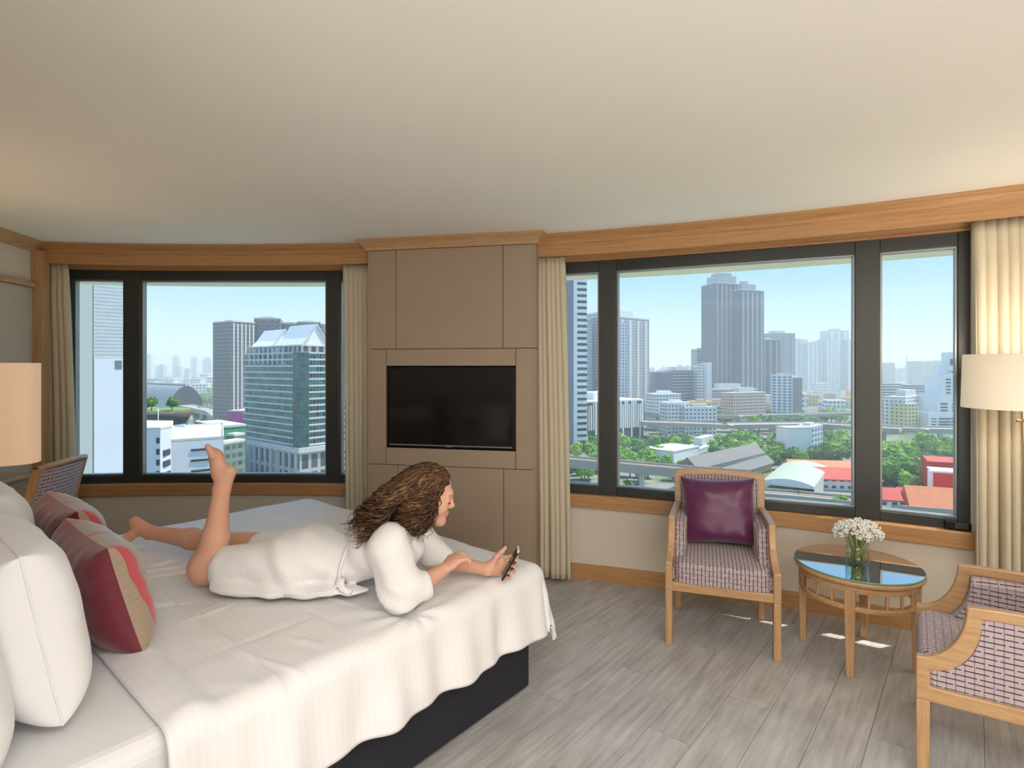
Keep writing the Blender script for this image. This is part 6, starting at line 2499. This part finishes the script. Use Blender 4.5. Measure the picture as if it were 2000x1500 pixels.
grove(34, (1100, 1420), (375, 425), 'tree of the row before the expressway', 'park trees before the expressway', 1)
grove(44, (1098, 1330), (285, 372), 'tree of the park below the barcode podium', 'park trees below the barcode podium', 2)
grove(26, (1398, 1530), (330, 410), 'tree left of the blank white building', 'trees left of the blank white building', 3, (5, 8))
grove(26, (1545, 1672), (368, 430), 'tree around the blank white building', 'trees around the blank white building', 4, (5, 8))
grove(24, (1400, 1672), (480, 620), 'tree in the belt beyond the expressway', 'trees beyond the expressway', 5, (5, 9))
grove(16, (1290, 1420), (560, 700), 'tree under the twin towers', 'trees under the twin towers', 6, (5, 8))
grove(26, (1714, 1812), (265, 400), 'tree of the narrow-pane thicket', 'thicket in the narrow pane', 7, (5, 9))
grove(10, (1770, 1850), (255, 300), 'tree beside the red pavilion', 'trees beside the red pavilion', 8, (4, 6.5))
grove(12, (1800, 1868), (330, 420), 'tree below the narrow-pane road', 'trees below the elevated road', 9, (4, 6))
grove(14, (372, 446), (270, 340), 'tree left of the magenta cube', 'trees left of the magenta cube', 10, (6, 9))
grove(30, (395, 452), (520, 1100), 'tree in the distant green belt', 'green belt trees', 11, (7, 12))
grove(18, (280, 360), (1000, 1500), 'tree beyond the vaulted station', 'trees beyond the station', 12, (9, 14))
tree(1640, 224, 4.6, 0, 'bright bush tree at the foot of the wide pane beside the railway', None)
for px, d, s, k in ((1548, 328, 7.4, 1), (1560, 324, 6.0, 0), (1592, 332, 7.6, 3), (1610, 328, 8.6, 1), (1628, 334, 8.2, 2), (1645, 338, 8.0, 5)):
    tree(px, d, s, k, 'rounded tree in the front row before the blank white building, number %s from the left' % {1548: 'one', 1560: 'two', 1592: 'three', 1610: 'four', 1628: 'five', 1645: 'six'}[px], 'front row before the blank white building')
tree(1228, 262, 4.0, 2, 'bright bush below the near railway viaduct', None)
tree(1210, 256, 3.4, 4, 'smaller bright bush next to the mullion below the railway viaduct', None)
for px, s in ((296, 2.6), (336, 2.6), (283, 1.9)):
    tree(px, 196, s, 1, 'small tree on the planted roof terrace of the round building', 'terrace trees', zbase=G + zg + 0.2)

# the town that goes on behind the panelled pier, hidden from here
rn = random.Random(77)
mb, mt = MB(), MB()
for _ in range(150):
    px, d = rn.uniform(690, 1095), math.exp(rn.uniform(math.log(300), math.log(1800)))
    x, y = plan(px, d)
    w_, l_, h_ = rn.uniform(8, 20), rn.uniform(8, 18), rn.choice((8, 10, 12, 14, 18, 40))
    mb.prism([(x - w_, y - l_), (x + w_, y - l_), (x + w_, y + l_), (x - w_, y + l_)], G, G + h_)
for _ in range(170):
    px, d = rn.uniform(690, 1095), math.exp(rn.uniform(math.log(260), math.log(900)))
    x, y = plan(px, d)
    for j in range(7):
        s = rn.uniform(2.0, 3.6)
        mt.add(IV, IF, None, 0, Matrix.Translation((x + rn.uniform(-3, 3), y + rn.uniform(-3, 3), G + 4 + rn.uniform(0, 4))) @ Matrix.Diagonal((s, s, s * 0.8, 1)))
tag(mb.build('town_fabric', f_wh), 'low-rise town continuing behind the wall panelling', 'town', kind='stuff')
tag(mt.build('shrubbery', m_leaf2), 'green tree belt continuing behind the wall panelling', 'trees', kind='stuff')

# ---------------------------------------------------------------- haze over the city
hz = NT('city_haze')
_v = hz.n('VolumeScatter')
_v.inputs['Color'].default_value = (0.93, 0.97, 1.0, 1)
_v.inputs['Density'].default_value = 0.00045
_v.inputs['Anisotropy'].default_value = 0.1
hz.l(_v.outputs[0], hz.out.inputs['Volume'])
haze = MB().box((-6500, 110, G - 0.5), (6500, 6500, 160)).build('haze', hz.m)
tag(haze, 'pale blue haze lying over the city outside', 'haze', kind='stuff')
